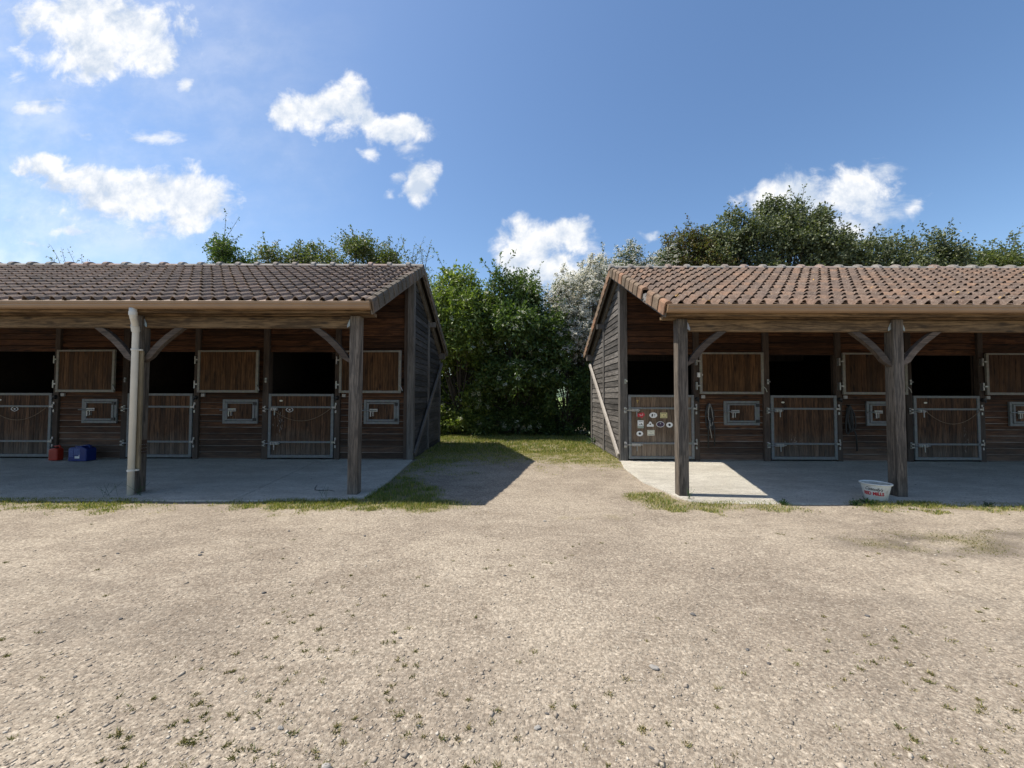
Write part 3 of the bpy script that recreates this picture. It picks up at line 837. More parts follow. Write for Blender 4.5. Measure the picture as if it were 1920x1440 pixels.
    for x0 in doors:
        mb.box(x0 + 1.40, x0 + 2.99, 8.235, 8.255, 0, topz)
        mb.box(x0, x0 + 1.40, 8.235, 8.255, 2.276 + dz, topz)
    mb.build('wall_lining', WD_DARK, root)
    mb = MB()
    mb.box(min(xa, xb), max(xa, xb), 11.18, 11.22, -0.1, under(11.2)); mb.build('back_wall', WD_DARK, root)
    for x0 in [d - 0.07 for d in doors][(1 if end < 0 else 0):]:
        mb = MB(); mb.prism([(8.30, 0), (11.17, 0), (11.17, under(11.17) - .02), (8.32, under(8.32) - .02)], x0 - .02, x0 + .02, 'X'); mb.build('partition_wall', WD_DARK, root)
    # far gable
    fx = xa if end > 0 else xb
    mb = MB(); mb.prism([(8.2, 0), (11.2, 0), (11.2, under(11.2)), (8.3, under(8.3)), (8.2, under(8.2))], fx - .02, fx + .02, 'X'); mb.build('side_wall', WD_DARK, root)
    # visible gable wall: boards between three posts
    X = wx_
    gy = [8.15, 8.29, 9.62, 9.73, 11.12, 11.23]
    for k in range(3):
        y0, y1 = gy[2 * k], gy[2 * k + 1]
        mb = MB(); zt = under((y0 + y1) / 2) - .02
        xo0, xo1 = sorted((X + sgn * 0.035, X - sgn * (0.10 if end > 0 or k else 0.126)))
        mb.box(xo0, xo1, y0, y1, -0.03, zt)
        mb.build('corner_post' if k != 1 else 'wall_stud', WD_POST_D if k != 0 or end > 0 else WD_POST_D, root, bevel=.005)
    mb = MB()
    for (y0, y1) in ((8.292, 9.618), (9.732, 11.118)):
        z = 0.0
        while z < 4.0:
            zt = z + BH; ym = RIDGE_Y + (RIDGE_Z + dz - 0.16 - zt) / SL
            ye = min(y1, ym)
            if ye > y0 + .03:
                o0, o1 = X + sgn * .014, X
                vs = [(o0, y0, z + .003), (o0, ye, z + .003), (o1, ye, zt - .003), (o1, y0, zt - .003), (X - sgn * .03, y0, z + .003), (X - sgn * .03, ye, z + .003), (X - sgn * .03, ye, zt - .003), (X - sgn * .03, y0, zt - .003)]
                fs = [(0, 1, 2, 3), (5, 4, 7, 6), (0, 4, 5, 1), (1, 5, 6, 2), (2, 6, 7, 3), (3, 7, 4, 0)]
                if sgn > 0: pass
                mb.add(vs, fs)
            z = zt
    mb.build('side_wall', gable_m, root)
    mb = MB(); lx = X - sgn * .045; mb.prism([(8.27, 0), (11.17, 0), (11.17, under(11.17) - .01), (8.32, under(8.32) - .01), (8.27, under(8.27) - .01)], lx - .008, lx + .008, 'X'); mb.build('wall_lining', WD_DARK, root)
    # diagonal strut against the gable
    A = Vector((X + sgn * .085, 11.12, 2.27)); B_ = Vector((X + sgn * .06, 8.22, 0.10))
    d = (B_ - A); L_ = d.length; d.normalize(); sx = Vector((1, 0, 0)); nn = sx.cross(d).normalized()
    mb = MB(); vs = []
    for q in (A, B_):
        for i, j in ((-1, -1), (1, -1), (1, 1), (-1, 1)): vs.append(q + sx * .022 * i + nn * .05 * j)
    mb.add(vs, [(0, 1, 2, 3), (7, 6, 5, 4), (0, 4, 5, 1), (1, 5, 6, 2), (2, 6, 7, 3), (3, 7, 4, 0)])
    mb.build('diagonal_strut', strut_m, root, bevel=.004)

    # --- doors, shutters, hatches
    for i, x0 in enumerate(doors):
        first = (end < 0 and i == 0)
        dm = WD_DOOR_G if first else WD_DOOR
        y = 8.155
        f = MB()
        xa0, xa1, za, zb = x0 + .012, x0 + 1.392, 0.035, 1.385
        f.box(xa0, xa0 + .055, y - .022, y + .022, za, zb); f.box(xa1 - .055, xa1, y - .022, y + .022, za, zb)
        f.box(xa0 + .056, xa1 - .056, y - .021, y + .021, zb - .05, zb - .001); f.box(xa0 + .056, xa1 - .056, y - .021, y + .021, za, za + .06)
        f.box(xa0 + .056, xa1 - .056, y - .024, y - .004, 1.082, 1.122); f.box(xa0 + .056, xa1 - .056, y - .024, y - .004, 0.345, 0.385)
        door = MB()
        xx = xa0 + .056; nb = 12; bw = (xa1 - xa0 - .112) / nb
        for k in range(nb):
            door.box(xx + .002, xx + bw - .002, y - .003 + random.uniform(-.001, .001), y + .018, za + .061, zb - .051); xx += bw
        dr = door.build('stable_door', dm, root, bevel=.003)
        f.build('door_frame', MT_GALV, dr, bevel=.004)
        for zz, ww in ((1.06, .19), (0.335, .24)):
            mb = MB()
            mb.tube([(x0 - .06, y - .055, zz), (x0 + .05 + ww, y - .055, zz)], .010, 8)
            mb.box(x0 + .075, x0 + .075 + ww * .75, y - .046, y - .0235, zz - .028, zz + .028)
            for q in (.1, .15, ww * .6 + .07):
                mb.box(x0 + q, x0 + q + .02, y - .070, y - .047, zz - .018, zz + .018)
            mb.tube([(x0 + .17, y - .06, zz), (x0 + .17, y - .065, zz - .13)], .011, 6)
            mb.build('bolt', MT_BOLT, dr)
            mb = MB(); mb.box(x0 - .085, x0 - .035, y - .062, y - .006, zz - .05, zz - .02); mb.box(x0 - .085, x0 - .035, y - .062, y - .006, zz + .02, zz + .05); mb.box(x0 - .08, x0 - .04, y - .016, y - .0055, zz - .065, zz + .065)
            mb.build('bolt_keeper', MT_BOLT, root, bevel=.003)
        for zz in (1.10, 0.365):
            mb = MB(); mb.box(xa1 - .03, xa1 + .04, y - .042, y - .0245, zz - .018, zz + .018)
            mb.tube([(xa1 + .045, y - .035, zz - .03), (xa1 + .045, y - .035, zz + .05)], .012, 6)
            for q in (-.1, .06): mb.box(xa1 + .03, xa1 + .062, y - .022, y - .006, zz + q - .02, zz + q + .035)
            mb.build('hinge', MT_BOLT, dr)
        # upper door leaf folded back against the boards
        sx0 = x0 + 1.50 + (0.0 if end < 0 else 0.02); sx1 = sx0 + 1.33
        ang = random.uniform(0.4, 1.4) if end < 0 else random.uniform(2.0, 4.0)
        Mx = Matrix.Translation((sx0, 8.105, 0)) @ Matrix.Rotation(-R(ang), 4, 'Z')
        w_ = sx1 - sx0; zs0, zs1 = 1.405, 2.30 + dz * .5
        f = MB(); fw = .052
        f.box(0, fw, -.02, .02, zs0, zs1, M=Mx); f.box(w_ - fw, w_, -.02, .02, zs0, zs1, M=Mx)
        f.box(fw + .001, w_ - fw - .001, -.019, .019, zs0, zs0 + fw, M=Mx); f.box(fw + .001, w_ - fw - .001, -.019, .019, zs1 - fw * .7, zs1, M=Mx)
        b_ = MB(); nb = 11; bw = (w_ - 2 * fw) / nb
        for k in range(nb):
            b_.box(fw + k * bw + .002, fw + (k + 1) * bw - .002, -.004 + random.uniform(-.001, .001), .015, zs0 + fw, zs1 - fw * .7, M=Mx)
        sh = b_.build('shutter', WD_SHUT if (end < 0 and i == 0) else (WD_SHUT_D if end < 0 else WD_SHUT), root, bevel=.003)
        f.build('shutter_frame', MT_FRAME, sh, bevel=.004)
        for zz in (2.10, 1.58):
            mb = MB(); mb.box(sx0 - .05, sx0 + .01, 8.078, 8.0845, zz - .015, zz + .015); mb.box(sx0 - .075, sx0 - .048, 8.09, 8.148, zz - .085, zz + .075)
            mb.build('hinge', MT_BOLT, sh)
        mb = MB(); e = Mx @ Vector((w_ - .01, -.03, 1.50))
        mb.tube([e + Vector((-.02, 0, .07)), e + Vector((.03, -.01, .02)), e + Vector((.055, -.01, -.05))], .009, 6)
        mb.build('latch_hook', MT_BOLT, sh)
        # feed hatch
        hx0, hx1, hz0, hz1 = x0 + 2.03, x0 + 2.775, 0.75, 1.262
        yh = 8.155
        mb = MB(); o_ = .055
        mb.box(hx0, hx0 + o_, yh - .01, yh + .028, hz0, hz1); mb.box(hx1 - o_, hx1, yh - .01, yh + .028, hz0, hz1)
        mb.box(hx0 + o_ + .001, hx1 - o_ - .001, yh - .009, yh + .028, hz0, hz0 + o_); mb.box(hx0 + o_ + .001, hx1 - o_ - .001, yh - .009, yh + .028, hz1 - o_, hz1)
        o2 = .045; a0, a1, c0, c1 = hx0 + o_ + .008, hx1 - o_ - .004, hz0 + o_ + .008, hz1 - o_ - .008
        fr = MB()
        fr.box(a0, a0 + o2, yh - .022, yh + .01, c0, c1); fr.box(a1 - o2, a1, yh - .022, yh + .01, c0, c1)
        fr.box(a0 + o2, a1 - o2, yh - .021, yh + .01, c0, c0 + o2 * .8); fr.box(a0 + o2, a1 - o2, yh - .021, yh + .01, c1 - o2 * .6, c1)
        pn = MB(); nb = 5; bw = (a1 - a0 - 2 * o2) / nb
        for k in range(nb): pn.box(a0 + o2 + k * bw + .001, a0 + o2 + (k + 1) * bw - .001, yh - .002, yh + .012, c0 + o2 * .8, c1 - o2 * .6)
        ht = pn.build('feed_hatch', WD_DOOR, root, bevel=.002)
        mb.build('outer_frame', MT_GALV, ht, bevel=.004); fr.build('hatch_frame', MT_GALV, ht, bevel=.004)
        mb = MB(); zm = (hz0 + hz1) / 2 + .03
        mb.tube([(hx0 - .03, yh - .048, zm), (a0 + .22, yh - .048, zm)], .011, 8); mb.box(a0 + .07, a0 + .24, yh - .04, yh - .023, zm - .025, zm + .035)
        mb.box(a0 + .085, a0 + .11, yh - .055, yh - .0235, zm - .13, zm - .026); mb.box(a0 + .14, a0 + .155, yh - .05, yh - .003, zm - .12, zm - .026)
        mb.build('bolt', MT_BOLT, ht)
        mb = MB()
        for zz in (hz0 + .09, hz1 - .09): mb.box(hx1 - .085, hx1 - .02, yh - .035, yh - .0225, zz - .035, zz + .03)
        mb.build('hinge', M_BLACK, ht)
        mb = MB(); mb.box(x0 + 1.56, x0 + 1.635, 8.145, 8.185, 1.315, 1.385); mb.build('door_stop', M_STOP, root, bevel=.008)
        mb = MB(); mb.tube([(x0 + 1.46, 8.147, 1.30), (x0 + 1.46, 8.10, 1.30)], [.045, .03], 12); mb.tube([(x0 + 1.46, 8.10, 1.30), (x0 + 1.46, 8.085, 1.24)], .012, 8)
        mb.build('tie_ring', M_BLACK, root)
        mb = MB(); mb.box(x0 - .07, x0 - .035, 8.12, 8.147, 1.62, 1.72); mb.tube([(x0 - .052, 8.11, 1.67), (x0 - .02, 8.10, 1.67)], .014, 8)
        mb.build('door_catch', MT_BOLT, root)
        mb = MB(); mb.disc((x0 + 0.27, 1.235), .035, .018, y - .008, y - .0035); 
        if not first: mb.build('oval_badge', M_SC, dr)
    return root


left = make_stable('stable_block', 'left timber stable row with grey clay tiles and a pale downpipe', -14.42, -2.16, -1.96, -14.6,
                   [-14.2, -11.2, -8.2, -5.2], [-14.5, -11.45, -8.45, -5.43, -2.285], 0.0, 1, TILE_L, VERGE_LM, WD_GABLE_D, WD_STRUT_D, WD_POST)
right = make_stable('stable_block', 'right timber stable row with reddish tiles and stickers on its end door', 2.29, 14.45, 2.09, 14.65,
                    [2.42, 5.42, 8.42, 11.42], [2.42, 5.50, 8.55, 11.6, 14.5], -0.032, -1, TILE_R, VERGE_M, WD_GABLE, WD_STRUT, WD_POST)

# downpipe and its bits (parts of the left stable)
mb = MB()
px = -5.37
mb.tube([(px + .10, 5.27, 2.55), (px + .10, 5.27, 2.46), (px + .09, 5.29, 2.42), (px + .02, 5.385, 2.35), (px + .005, 5.40, 2.31), (px, 5.42, 2.24), (px, 5.42, -0.09)], [.043, .043, .041, .040, .041, .039, .039], 16)
pipe = mb.build('downpipe', M_PIPE, left, smooth=True)
for zz in (1.99, 0.29):
    mb = MB(); mb.tube([(px, 5.42, zz - .012), (px, 5.42, zz + .012)], .048, 16); mb.box(px - .065, px + .075, 5.43, 5.46, zz - .01, zz + .01); mb.build('pipe_clamp', M_PIPE, pipe)
for (p0, p1) in (((px + .10, 5.27, 2.50), (px + .10, 5.27, 2.45)), ((px + .006, 5.40, 2.32), (px, 5.42, 2.25))):
    mb = MB(); mb.tube([p0, p1], .047, 16); mb.build('pipe_joint', M_PIPE, pipe, smooth=False)
mb = MB(); mb.box(-5.40, -5.30, 5.458, 5.488, 0.285, 1.98); mb.build('packing_board', WD_PLANK, left, bevel=.004)
mb = MB(); mb.box(-5.3565, -5.353, 5.50, 5.62, 0.50, 0.70)
pl_ = mb.build('nail_plate', MT_RUST, left)
mb = MB()
for k in range(12): mb.box(-5.3528, -5.349, 5.515 + .03 * (k % 4), 5.523 + .03 * (k % 4), .53 + .05 * (k // 4), .538 + .05 * (k // 4))
mb.build('nail', MT_BOLT, pl_)
mb = MB(); mb.tube([(-5.29, 5.49 - .0, 1.31), (-5.29, 5.46, 1.31)], .03, 10)
# light switch on the right row
mb = MB(); mb.box(3.885, 3.955, 8.085, 8.149, 1.76, 1.86); mb.tube([(3.955, 8.12, 1.81), (3.985, 8.12, 1.81)], .03, 10)
mb.build('switch_box', M_WHITE, right, bevel=.006)

# ------------------------------------------------------------------ stickers on the end door of the right row
rdoor = [o for o in right.children if o.name.startswith('stable_door')][0]
def sp(px_, py_):      # zoomed measure -> wall plane
    X = (1160 + px_ / 10.29 - 957) / 721 * 8.13; Z = H + (742.6 - (740 + py_ / 10.29)) / 721 * 8.13 + .004
    return X, Z
SY = 8.155 - .0035
def sticker(cx, cy, w_, h_, shape, mat, mat2, marks, label):
    X, Z = sp(cx, cy); hw, hh = w_ / 10.29 / 721 * 8.13 / 2, h_ / 10.29 / 721 * 8.13 / 2
    mb = MB()
    if shape == 'oval': mb.disc((X, Z), hw, hh, SY - .004, SY, 28)
    elif shape == 'rect': mb.box(X - hw, X + hw, SY - .004, SY, Z - hh, Z + hh)
    elif shape == 'blob':
        pts = [(-1, .1), (-.8, .55), (-.35, .6), (-.2, .85), (.1, .7), (.45, .95), (.75, .8), (.8, .4), (1, .2), (.8, -.3), (.45, -.45), (.3, -1), (.05, -.9), (-.1, -.6), (-.5, -.55), (-.75, -.75)]
        mb.prism([(X + a_ * hw, Z + b_ * hh) for a_, b_ in pts][::-1], SY - .004, SY)
    elif shape == 'clover':
        pts = [(-1, -.95), (1, -.95), (1, -.3), (.75, 0), (.5, .1), (.4, .55), (.15, .95), (-.15, .95), (-.4, .55), (-.5, .1), (-.75, 0), (-1, -.3)]
        mb.prism([(X + a_ * hw, Z + b_ * hh) for a_, b_ in pts], SY - .004, SY)
    for (kind, a_, b_, c_, d_) in marks:
        y1 = SY - .0042
        if kind == 'd': mb.disc((X + a_ * hw, Z + b_ * hh), c_ * hw, d_ * hh, y1 - .0015, y1, 16, mi=1)
        elif kind == 'b': mb.box(X + (a_ - c_) * hw, X + (a_ + c_) * hw, y1 - .0015, y1, Z + (b_ - d_) * hh, Z + (b_ + d_) * hh, mi=1)
        elif kind == 'm':
            q = [(-.75, -.35), (-.3, .1), (-.1, -.1), (.25, .45), (.75, -.35), (.4, -.25), (.15, .05), (-.1, -.3), (-.35, -.15)]
            mb.prism([(X + (a_ + u * c_) * hw, Z + (b_ + v * d_) * hh) for u, v in q], y1 - .0015, y1, mi=1)
        elif kind == 'w': mb.box(X + (a_ - c_) * hw, X + (a_ + c_) * hw, y1 - .0015, y1, Z + (b_ - d_) * hh, Z + (b_ + d_) * hh, mi=2)
        elif kind == 'o': mb.disc((X + a_ * hw, Z + b_ * hh), c_ * hw, d_ * hh, y1 - .0035, y1 - .0018, 24, mi=2)
    mb.build('sticker', [mat, mat2, M_SW if mat is not M_SW else M_SG], rdoor, label=label)
sticker(372, 390, 150, 112, 'blob', M_SR, M_SW, [('b', -.3, .2, .25, .05), ('b', .2, -.05, .3, .05), ('b', -.2, -.2, .15, .06), ('d', .4, .35, .12, .12)], 'red sticker cut in a lumpy animal shape')
sticker(607, 390, 150, 106, 'oval', M_SW, M_SK, [('d', -.22, .15, .2, .36), ('d', -.3, -.3, .22, .25), ('d', .35, .12, .14, .2), ('b', .35, -.4, .18, .04)], 'white oval sticker with two black marks')
sticker(808, 392, 135, 104, 'rect', M_SY, M_SK, [('b', 0, .68, .75, .07), ('b', 0, -.68, .75, .07), ('b', 0, .0, .1, .15), ('b', -.8, 0, .03, .5), ('b', .8, 0, .03, .5)], 'yellow rectangular sticker')
sticker(362, 565, 114, 150, 'rect', M_SW, M_SK, [('m', 0, -.05, 1.1, .7), ('b', 0, .72, .7, .05), ('w', 0, -.72, .98, .26)], 'white upright sticker with a black peak')
sticker(548, 562, 130, 100, 'clover', M_SW, M_SK, [('d', 0, -.1, .25, .22), ('b', 0, .12, .12, .12)], 'white sticker with a rounded triangular outline')
sticker(742, 565, 155, 112, 'oval', M_SW, M_SP, [('d', 0, 0, .88, .86), ('o', 0, .32, .12, .28), ('w', 0, -.25, .5, .04)], 'dark plum oval sticker with a white rim')
sticker(918, 575, 125, 100, 'oval', M_SW, M_SK, [('d', 0, 0, .38, .46)], 'white oval sticker with dark centre, by the post')
sticker(345, 745, 128, 100, 'oval', M_SW, M_SK, [('d', 0, 0, .38, .46)], 'white oval sticker with dark centre, bottom left')
sticker(560, 728, 135, 104, 'rect', M_SC, M_SK, [('b', 0, .68, .75, .07), ('b', 0, -.68, .75, .07), ('b', 0, 0, .35, .05)], 'cream rectangular sticker with dark bars')
sticker(1215, 395, 90, 90, 'oval', M_SW, M_SK, [('d', 0, 0, .38, .46)], 'white oval sticker partly behind the post')
mb = MB(); X_, Z_ = sp(305, 120); mb.prism([(X_ - .03, Z_ + .015), (X_ - .012, Z_ - .003), (X_ - .006, Z_ - .04), (X_ + .006, Z_ - .04), (X_ + .012, Z_ - .003), (X_ + .03, Z_ + .015), (X_, Z_ + .028)], SY - .003, SY)
mb.build('worn_badge', M_GOLD, rdoor)


def eye_badge(door_x, parent, cx_off, z):
    """oval ring with a dot, screwed on the door"""
    mb = MB(); n = 28; y0 = 8.155 - .012; y1 = 8.155 - .0035
    for k in range(n):
        a0, a1 = 2 * math.pi * k / n, 2 * math.pi * (k + 1) / n
        if 0.42 < abs(math.sin((a0 + a1) / 2)) or True:
            def rr(a_, s_): return (door_x + cx_off + .078 * s_ * math.cos(a_), z + .052 * s_ * math.sin(a_) * (1 - .25 * abs(math.cos(a_))))
            q = [rr(a0, 1), rr(a1, 1), rr(a1, .84), rr(a0, .84)]
            mb.prism(q, y0, y1)
    mb.disc((door_x + cx_off, z), .019, .015, y0, y1, 12)
    mb.build('oval_plaque', M_WHITE, parent, label='white oval ring plaque with a dot')
ldoors = sorted([o for o in left.children if o.name.startswith('stable_door')], key=lambda o: min(v.co.x for v in o.data.vertices))
eye_badge(-5.2, ldoors[3], .455, 1.045)
eye_badge(-11.2, ldoors[1], .60, 1.045)


def scuffs(door, x0, z0, w_, h_, n, seed):
    r_ = random.Random(seed); mb = MB(); y = 8.155 - .0042
    for k in range(n):
        x = x0 + r_.gauss(0, w_); z = z0 + r_.gauss(0, h_); l_ = r_.uniform(.015, .075); a_ = r_.gauss(0, .35); t_ = r_.uniform(.002, .006)
        dx, dz_ = math.sin(a_) * l_, -math.cos(a_) * l_
        yk = y - .0004 * k / n
        mb.add([(x, yk, z), (x + t_, yk, z + .004), (x + dx + t_ * .6, yk, z + dz_), (x + dx, yk, z + dz_)], [(0, 1, 2, 3)])
    mb.build('scratches', M_STOP, door, label='pale scratches worn into the door boards')
scuffs(ldoors[3], -4.96, .82, .05, .16, 34, 1)
rdoors = sorted([o for o in right.children if o.name.startswith('stable_door')], key=lambda o: min(v.co.x for v in o.data.vertices))
scuffs(rdoors[1], 5.42 + .52, .42, .10, .06, 26, 2)
scuffs(rdoors[2], 8.42 + 1.1, .5, .04, .12, 12, 3)

# ------------------------------------------------------------------ ropes across the doors, tack on the walls
def rope(a_, b_, sag, label):
    pts = []
    for k in range(25):
        t_ = k / 24; p = Vector(a_).lerp(Vector(b_), t_); p.z -= sag * 4 * t_ * (1 - t_); pts.append(p)
    mb = MB(); mb.tube(pts, .0065, 6)
    o = mb.build('rope', M_ROPE, smooth=True)
    return tag(o, label, 'rope', 'ropes slung across the stable doors')
rope((-5.08, 8.09, 1.06), (-3.83, 8.09, 1.09), .26, 'thin rope sagging across the half door left of the end wall panel, left row')
rope((-11.05, 8.09, 1.06), (-9.85, 8.09, 1.09), .26, 'thin rope sagging across the half door beside the red can')
rope((8.6, 8.09, 1.09), (9.76, 8.09, 1.08), .29, 'thin rope sagging across the half door at the far right')


def tack(x, z, big, label):
    root = empty('horse_halter', (x, 8.17, z), label, 'halter')
    rnd = random.Random(int(x * 10))
    mb = MB(); mb.tube([(x, 8.19, z), (x, 8.13, z + .005)], .012, 8); mb.build('hook', M_BLACK, root)
    def loop(cx, w_, h_, r_, mat, nm, dy=0):
        pts = []
        for k in range(29):
            a_ = 2 * math.pi * k / 28
            sx_ = math.sin(a_); cz_ = math.cos(a_)
            wv = w_ * (0.55 + 0.45 * (1 - cz_) / 2)
            pts.append((x + cx * (1 - cz_) / 2 + wv * sx_ + rnd.uniform(-.006, .006), 8.15 + dy + .006 * math.sin(3 * a_), z - h_ / 2 + h_ / 2 * cz_ + rnd.uniform(-.006, .006)))
        m_ = MB(); m_.tube(pts, r_, 7); m_.build(nm, mat, root, smooth=True)
    if big:
        loop(.02, .10, .42, .014, M_HALTER, 'strap'); loop(.05, .07, .36, .013, M_HALTER, 'strap', -.02)
        loop(.03, .05, .46, .010, M_HALTER2, 'lead_rope', -.035); loop(-.02, .08, .52, .013, M_HALTER, 'strap', -.01)
        loop(.06, .03, .55, .012, M_HALTER, 'strap', -.03)
        for cx, ln, r_, mt in ((-.03, .92, .014, M_HALTER), (.10, .88, .013, M_HALTER), (.0, .72, .011, M_HALTER2)):
            pts = [(x + cx * .4, 8.12, z - .3), (x + cx, 8.12, z - .5), (x + cx + (.05 if mt is M_HALTER2 else 0), 8.14, z - ln)]
            m_ = MB(); m_.tube(pts, r_, 7); m_.build('lead_rope', mt, root, smooth=True)
    else:
        loop(0, .07, .4, .013, M_HALTER, 'strap'); loop(.06, .1, .5, .013, M_HALTER, 'strap', -.02); loop(.02, .05, .55, .016, M_HALTER, 'strap', -.03)
        loop(-.05, .06, .6, .014, M_HALTER, 'strap', -.02)
        m_ = MB(); m_.tube([(x + .04, 8.13, z - .4), (x + .13, 8.13, z - .62), (x + .15, 8.14, z - .95)], .012, 7); m_.build('lead_rope', M_HALTER, root, smooth=True)
tack(4.13, 1.20, True, 'black rope halter and lead lines hung on the boards beside the sunlit post')
tack(7.07, 1.17, False, 'dark halter bundle hung on the boards behind the thick right post')

# ------------------------------------------------------------------ cans on the left pavement
def jerrycan(name, label, cx, cy, z0, w_, d_, h_, mat, blue):
    root = empty(name, (cx, cy, z0), label, 'jerrycan')
    mb = MB(); ch = .05
    pr = [(cx - w_ / 2, z0), (cx + w_ / 2, z0), (cx + w_ / 2, z0 + h_ * .80), (cx + w_ / 2 - ch, z0 + h_ * .90)]
    if blue:
        pr += [(cx + w_ * .28, z0 + h_ * .90), (cx + w_ * .24, z0 + h_), (cx - w_ * .05, z0 + h_), (cx - w_ * .09, z0 + h_ * .92), (cx - w_ / 2 + ch, z0 + h_ * .92), (cx - w_ / 2, z0 + h_ * .82)]
    else:
        pr += [(cx - w_ / 2 + ch, z0 + h_ * .86), (cx - w_ / 2, z0 + h_ * .78)]
    mb.prism(pr, cy - d_ / 2, cy + d_ / 2)
    body = mb.build('body', mat, root, bevel=.022)
    mb = MB()
    hx = cx + (.02 if not blue else .08)
    mb.tube([(hx - .075, cy, z0 + h_ * .84), (hx - .06, cy, z0 + h_ * .99), (hx + .05, cy, z0 + h_ * 1.03), (hx + .075, cy, z0 + h_ * .84)], .014, 8)
    mb.build('handle', mat, root, smooth=True)
    mb = MB(); c_x = cx - w_ * .32; mb.tube([(c_x, cy, z0 + h_ * .84), (c_x, cy, z0 + h_ * .98)], .026, 12); mb.build('cap', M_BLACK if not blue else mat, root)
    return body, root
b1, r1 = jerrycan('jerrycan', 'small red plastic jerrycan standing against the stable wall', -9.42, 7.93, 0, .185, .13, .29, M_RED, False)
b2, r2 = jerrycan('jerrycan', 'large blue plastic jerrycan with printed side beside the red one', -8.84, 7.90, 0, .37, .20, .31, M_BLUE, True)
mb = MB(); yf = 7.90 - .10 - .0015
rr_ = random.Random(3)
for col_, (xa_, xb_) in enumerate(((-9.00, -8.92), (-8.90, -8.78))):
    for k in range(8):
        z_ = .245 - k * .021
        if col_ == 1 and z_ < .135: break
        x_ = xa_
        while x_ < xb_ - .01:
            l_ = rr_.uniform(.008, .03); mb.box(x_, min(x_ + l_, xb_), yf, yf + .001, z_, z_ + .008); x_ += l_ + .006
mb.build('printed_text', M_PRINT, r2)
mb = MB(); mb.box(-8.885, -8.79, yf - .0002, yf + .001, .06, .105); mb.box(-8.805, -8.79, yf - .0002, yf + .001, .1052, .13); mb.build('paper_label', M_WHITE, r2)

# ------------------------------------------------------------------ feed tub
BC = Vector((4.985, 5.35, -0.056))
tub = empty('feed_tub', BC, 'white plastic feed tub with red lettering beside the thick right post', 'tub')
def lathe(profile, c, seg=48):
    vs = []; n = len(profile)
    for r_, z_ in profile:
        for k in range(seg):
            a_ = 2 * math.pi * k / seg; vs.append((c.x + r_ * math.cos(a_), c.y + r_ * math.sin(a_), c.z + z_))
    fs = [(i * seg + k, i * seg + (k + 1) % seg, (i + 1) * seg + (k + 1) % seg, (i + 1) * seg + k) for i in range(n - 1) for k in range(seg)]
    return vs, fs
R0, R1, TH = .118, .162, .235
mb = MB(); vs, fs = lathe([(0.001, 0.001), (R0 - .01, 0.001), (R0, .01), (R1 - .003, TH - .02)], BC); mb.add(vs, fs)
mb.build('body', M_TUB, tub, smooth=True)
mb = MB(); vs, fs = lathe([(R1 - .003, TH - .022), (R1 + .012, TH - .018), (R1 + .014, TH - .004), (R1 + .006, TH), (R1 - .008, TH - .004), (R1 - .01, TH - .014)], BC); mb.add(vs, fs)
mb.build('rim', M_TUB, tub, smooth=True)
mb = MB(); vs, fs = lathe([(R1 - .010, TH - .012), (R0 - .006, .02), (0.001, .015)], BC); mb.add(vs, [tuple(f) for f in fs])
mb.build('inside', M_TUBIN, tub, smooth=True)

def text_on_tub(txt, size, zc, ang_c, mat, bold, shear, squeeze, rise=0.0):
    cu = bpy.data.curves.new('lettering', 'FONT'); cu.body = txt; cu.size = size; cu.align_x = 'CENTER'; cu.align_y = 'CENTER'
    cu.offset = bold; cu.shear = shear; cu.extrude = 0.0; cu.resolution_u = 4
    o = bpy.data.objects.new('lettering', cu); COL.objects.link(o)
    dg = bpy.context.evaluated_depsgraph_get(); me0 = bpy.data.meshes.new_from_object(o.evaluated_get(dg))
    bpy.data.objects.remove(o); bpy.data.curves.remove(cu)
    me = me0
    for v in me.vertices:
        x_, z_ = v.co.x * squeeze, v.co.y + zc + rise * v.co.x
        rad = R0 + (R1 - R0) * z_ / TH + .0025
        a_ = ang_c + x_ / rad
        v.co = (rad * math.cos(a_), rad * math.sin(a_), z_)
    me.materials.clear(); me.materials.append(mat)
    p = bpy.data.objects.new('lettering', me); COL.objects.link(p); p.parent = tub
    return p
TA = math.atan2(-BC.y, -BC.x) - 0.16
text_on_tub('RED MILLS', .060, .100, TA, M_SR, .0028, 0, .80)
text_on_tub("Connolly's", .058, .162, TA + .0, M_SK, .0011, .5, .76, -0.04)
# twig on the left pavement
mb = MB(); pts = [(-3.03, 5.98, -0.035), (-2.98, 5.82, -0.037), (-2.92, 5.70, -0.04), (-2.82, 5.67, -0.041), (-2.72, 5.70, -0.040), (-2.6, 5.63, -0.041)]
mb.tube(pts, [.004, .005, .005, .005, .004, .003], 6)
tag(mb.build('twig', M_BARK), 'bent dark twig lying on the shaded concrete left of the end post', 'twig')


# ------------------------------------------------------------------ foliage
def leaf_quads(p, ax, nm, L, W):
    """diamond leaves. p (N,3), ax leaf axis, nm normal, L,W (N,)"""
    sd = np.cross(ax, nm); sd /= np.linalg.norm(sd, axis=1, keepdims=True) + 1e-9
    n2 = np.cross(sd, ax)
    m1 = p + ax * (L * 0.5)[:, None] + n2 * (L * 0.08)[:, None]
    v = np.stack([p, m1 + sd * (W * .5)[:, None], p + ax * L[:, None], m1 - sd * (W * .5)[:, None]], 1).reshape(-1, 3)
    f = np.arange(len(v)).reshape(-1, 4)
    return v, f

def unit(v): return v / (np.linalg.norm(v, axis=1, keepdims=True) + 1e-9)

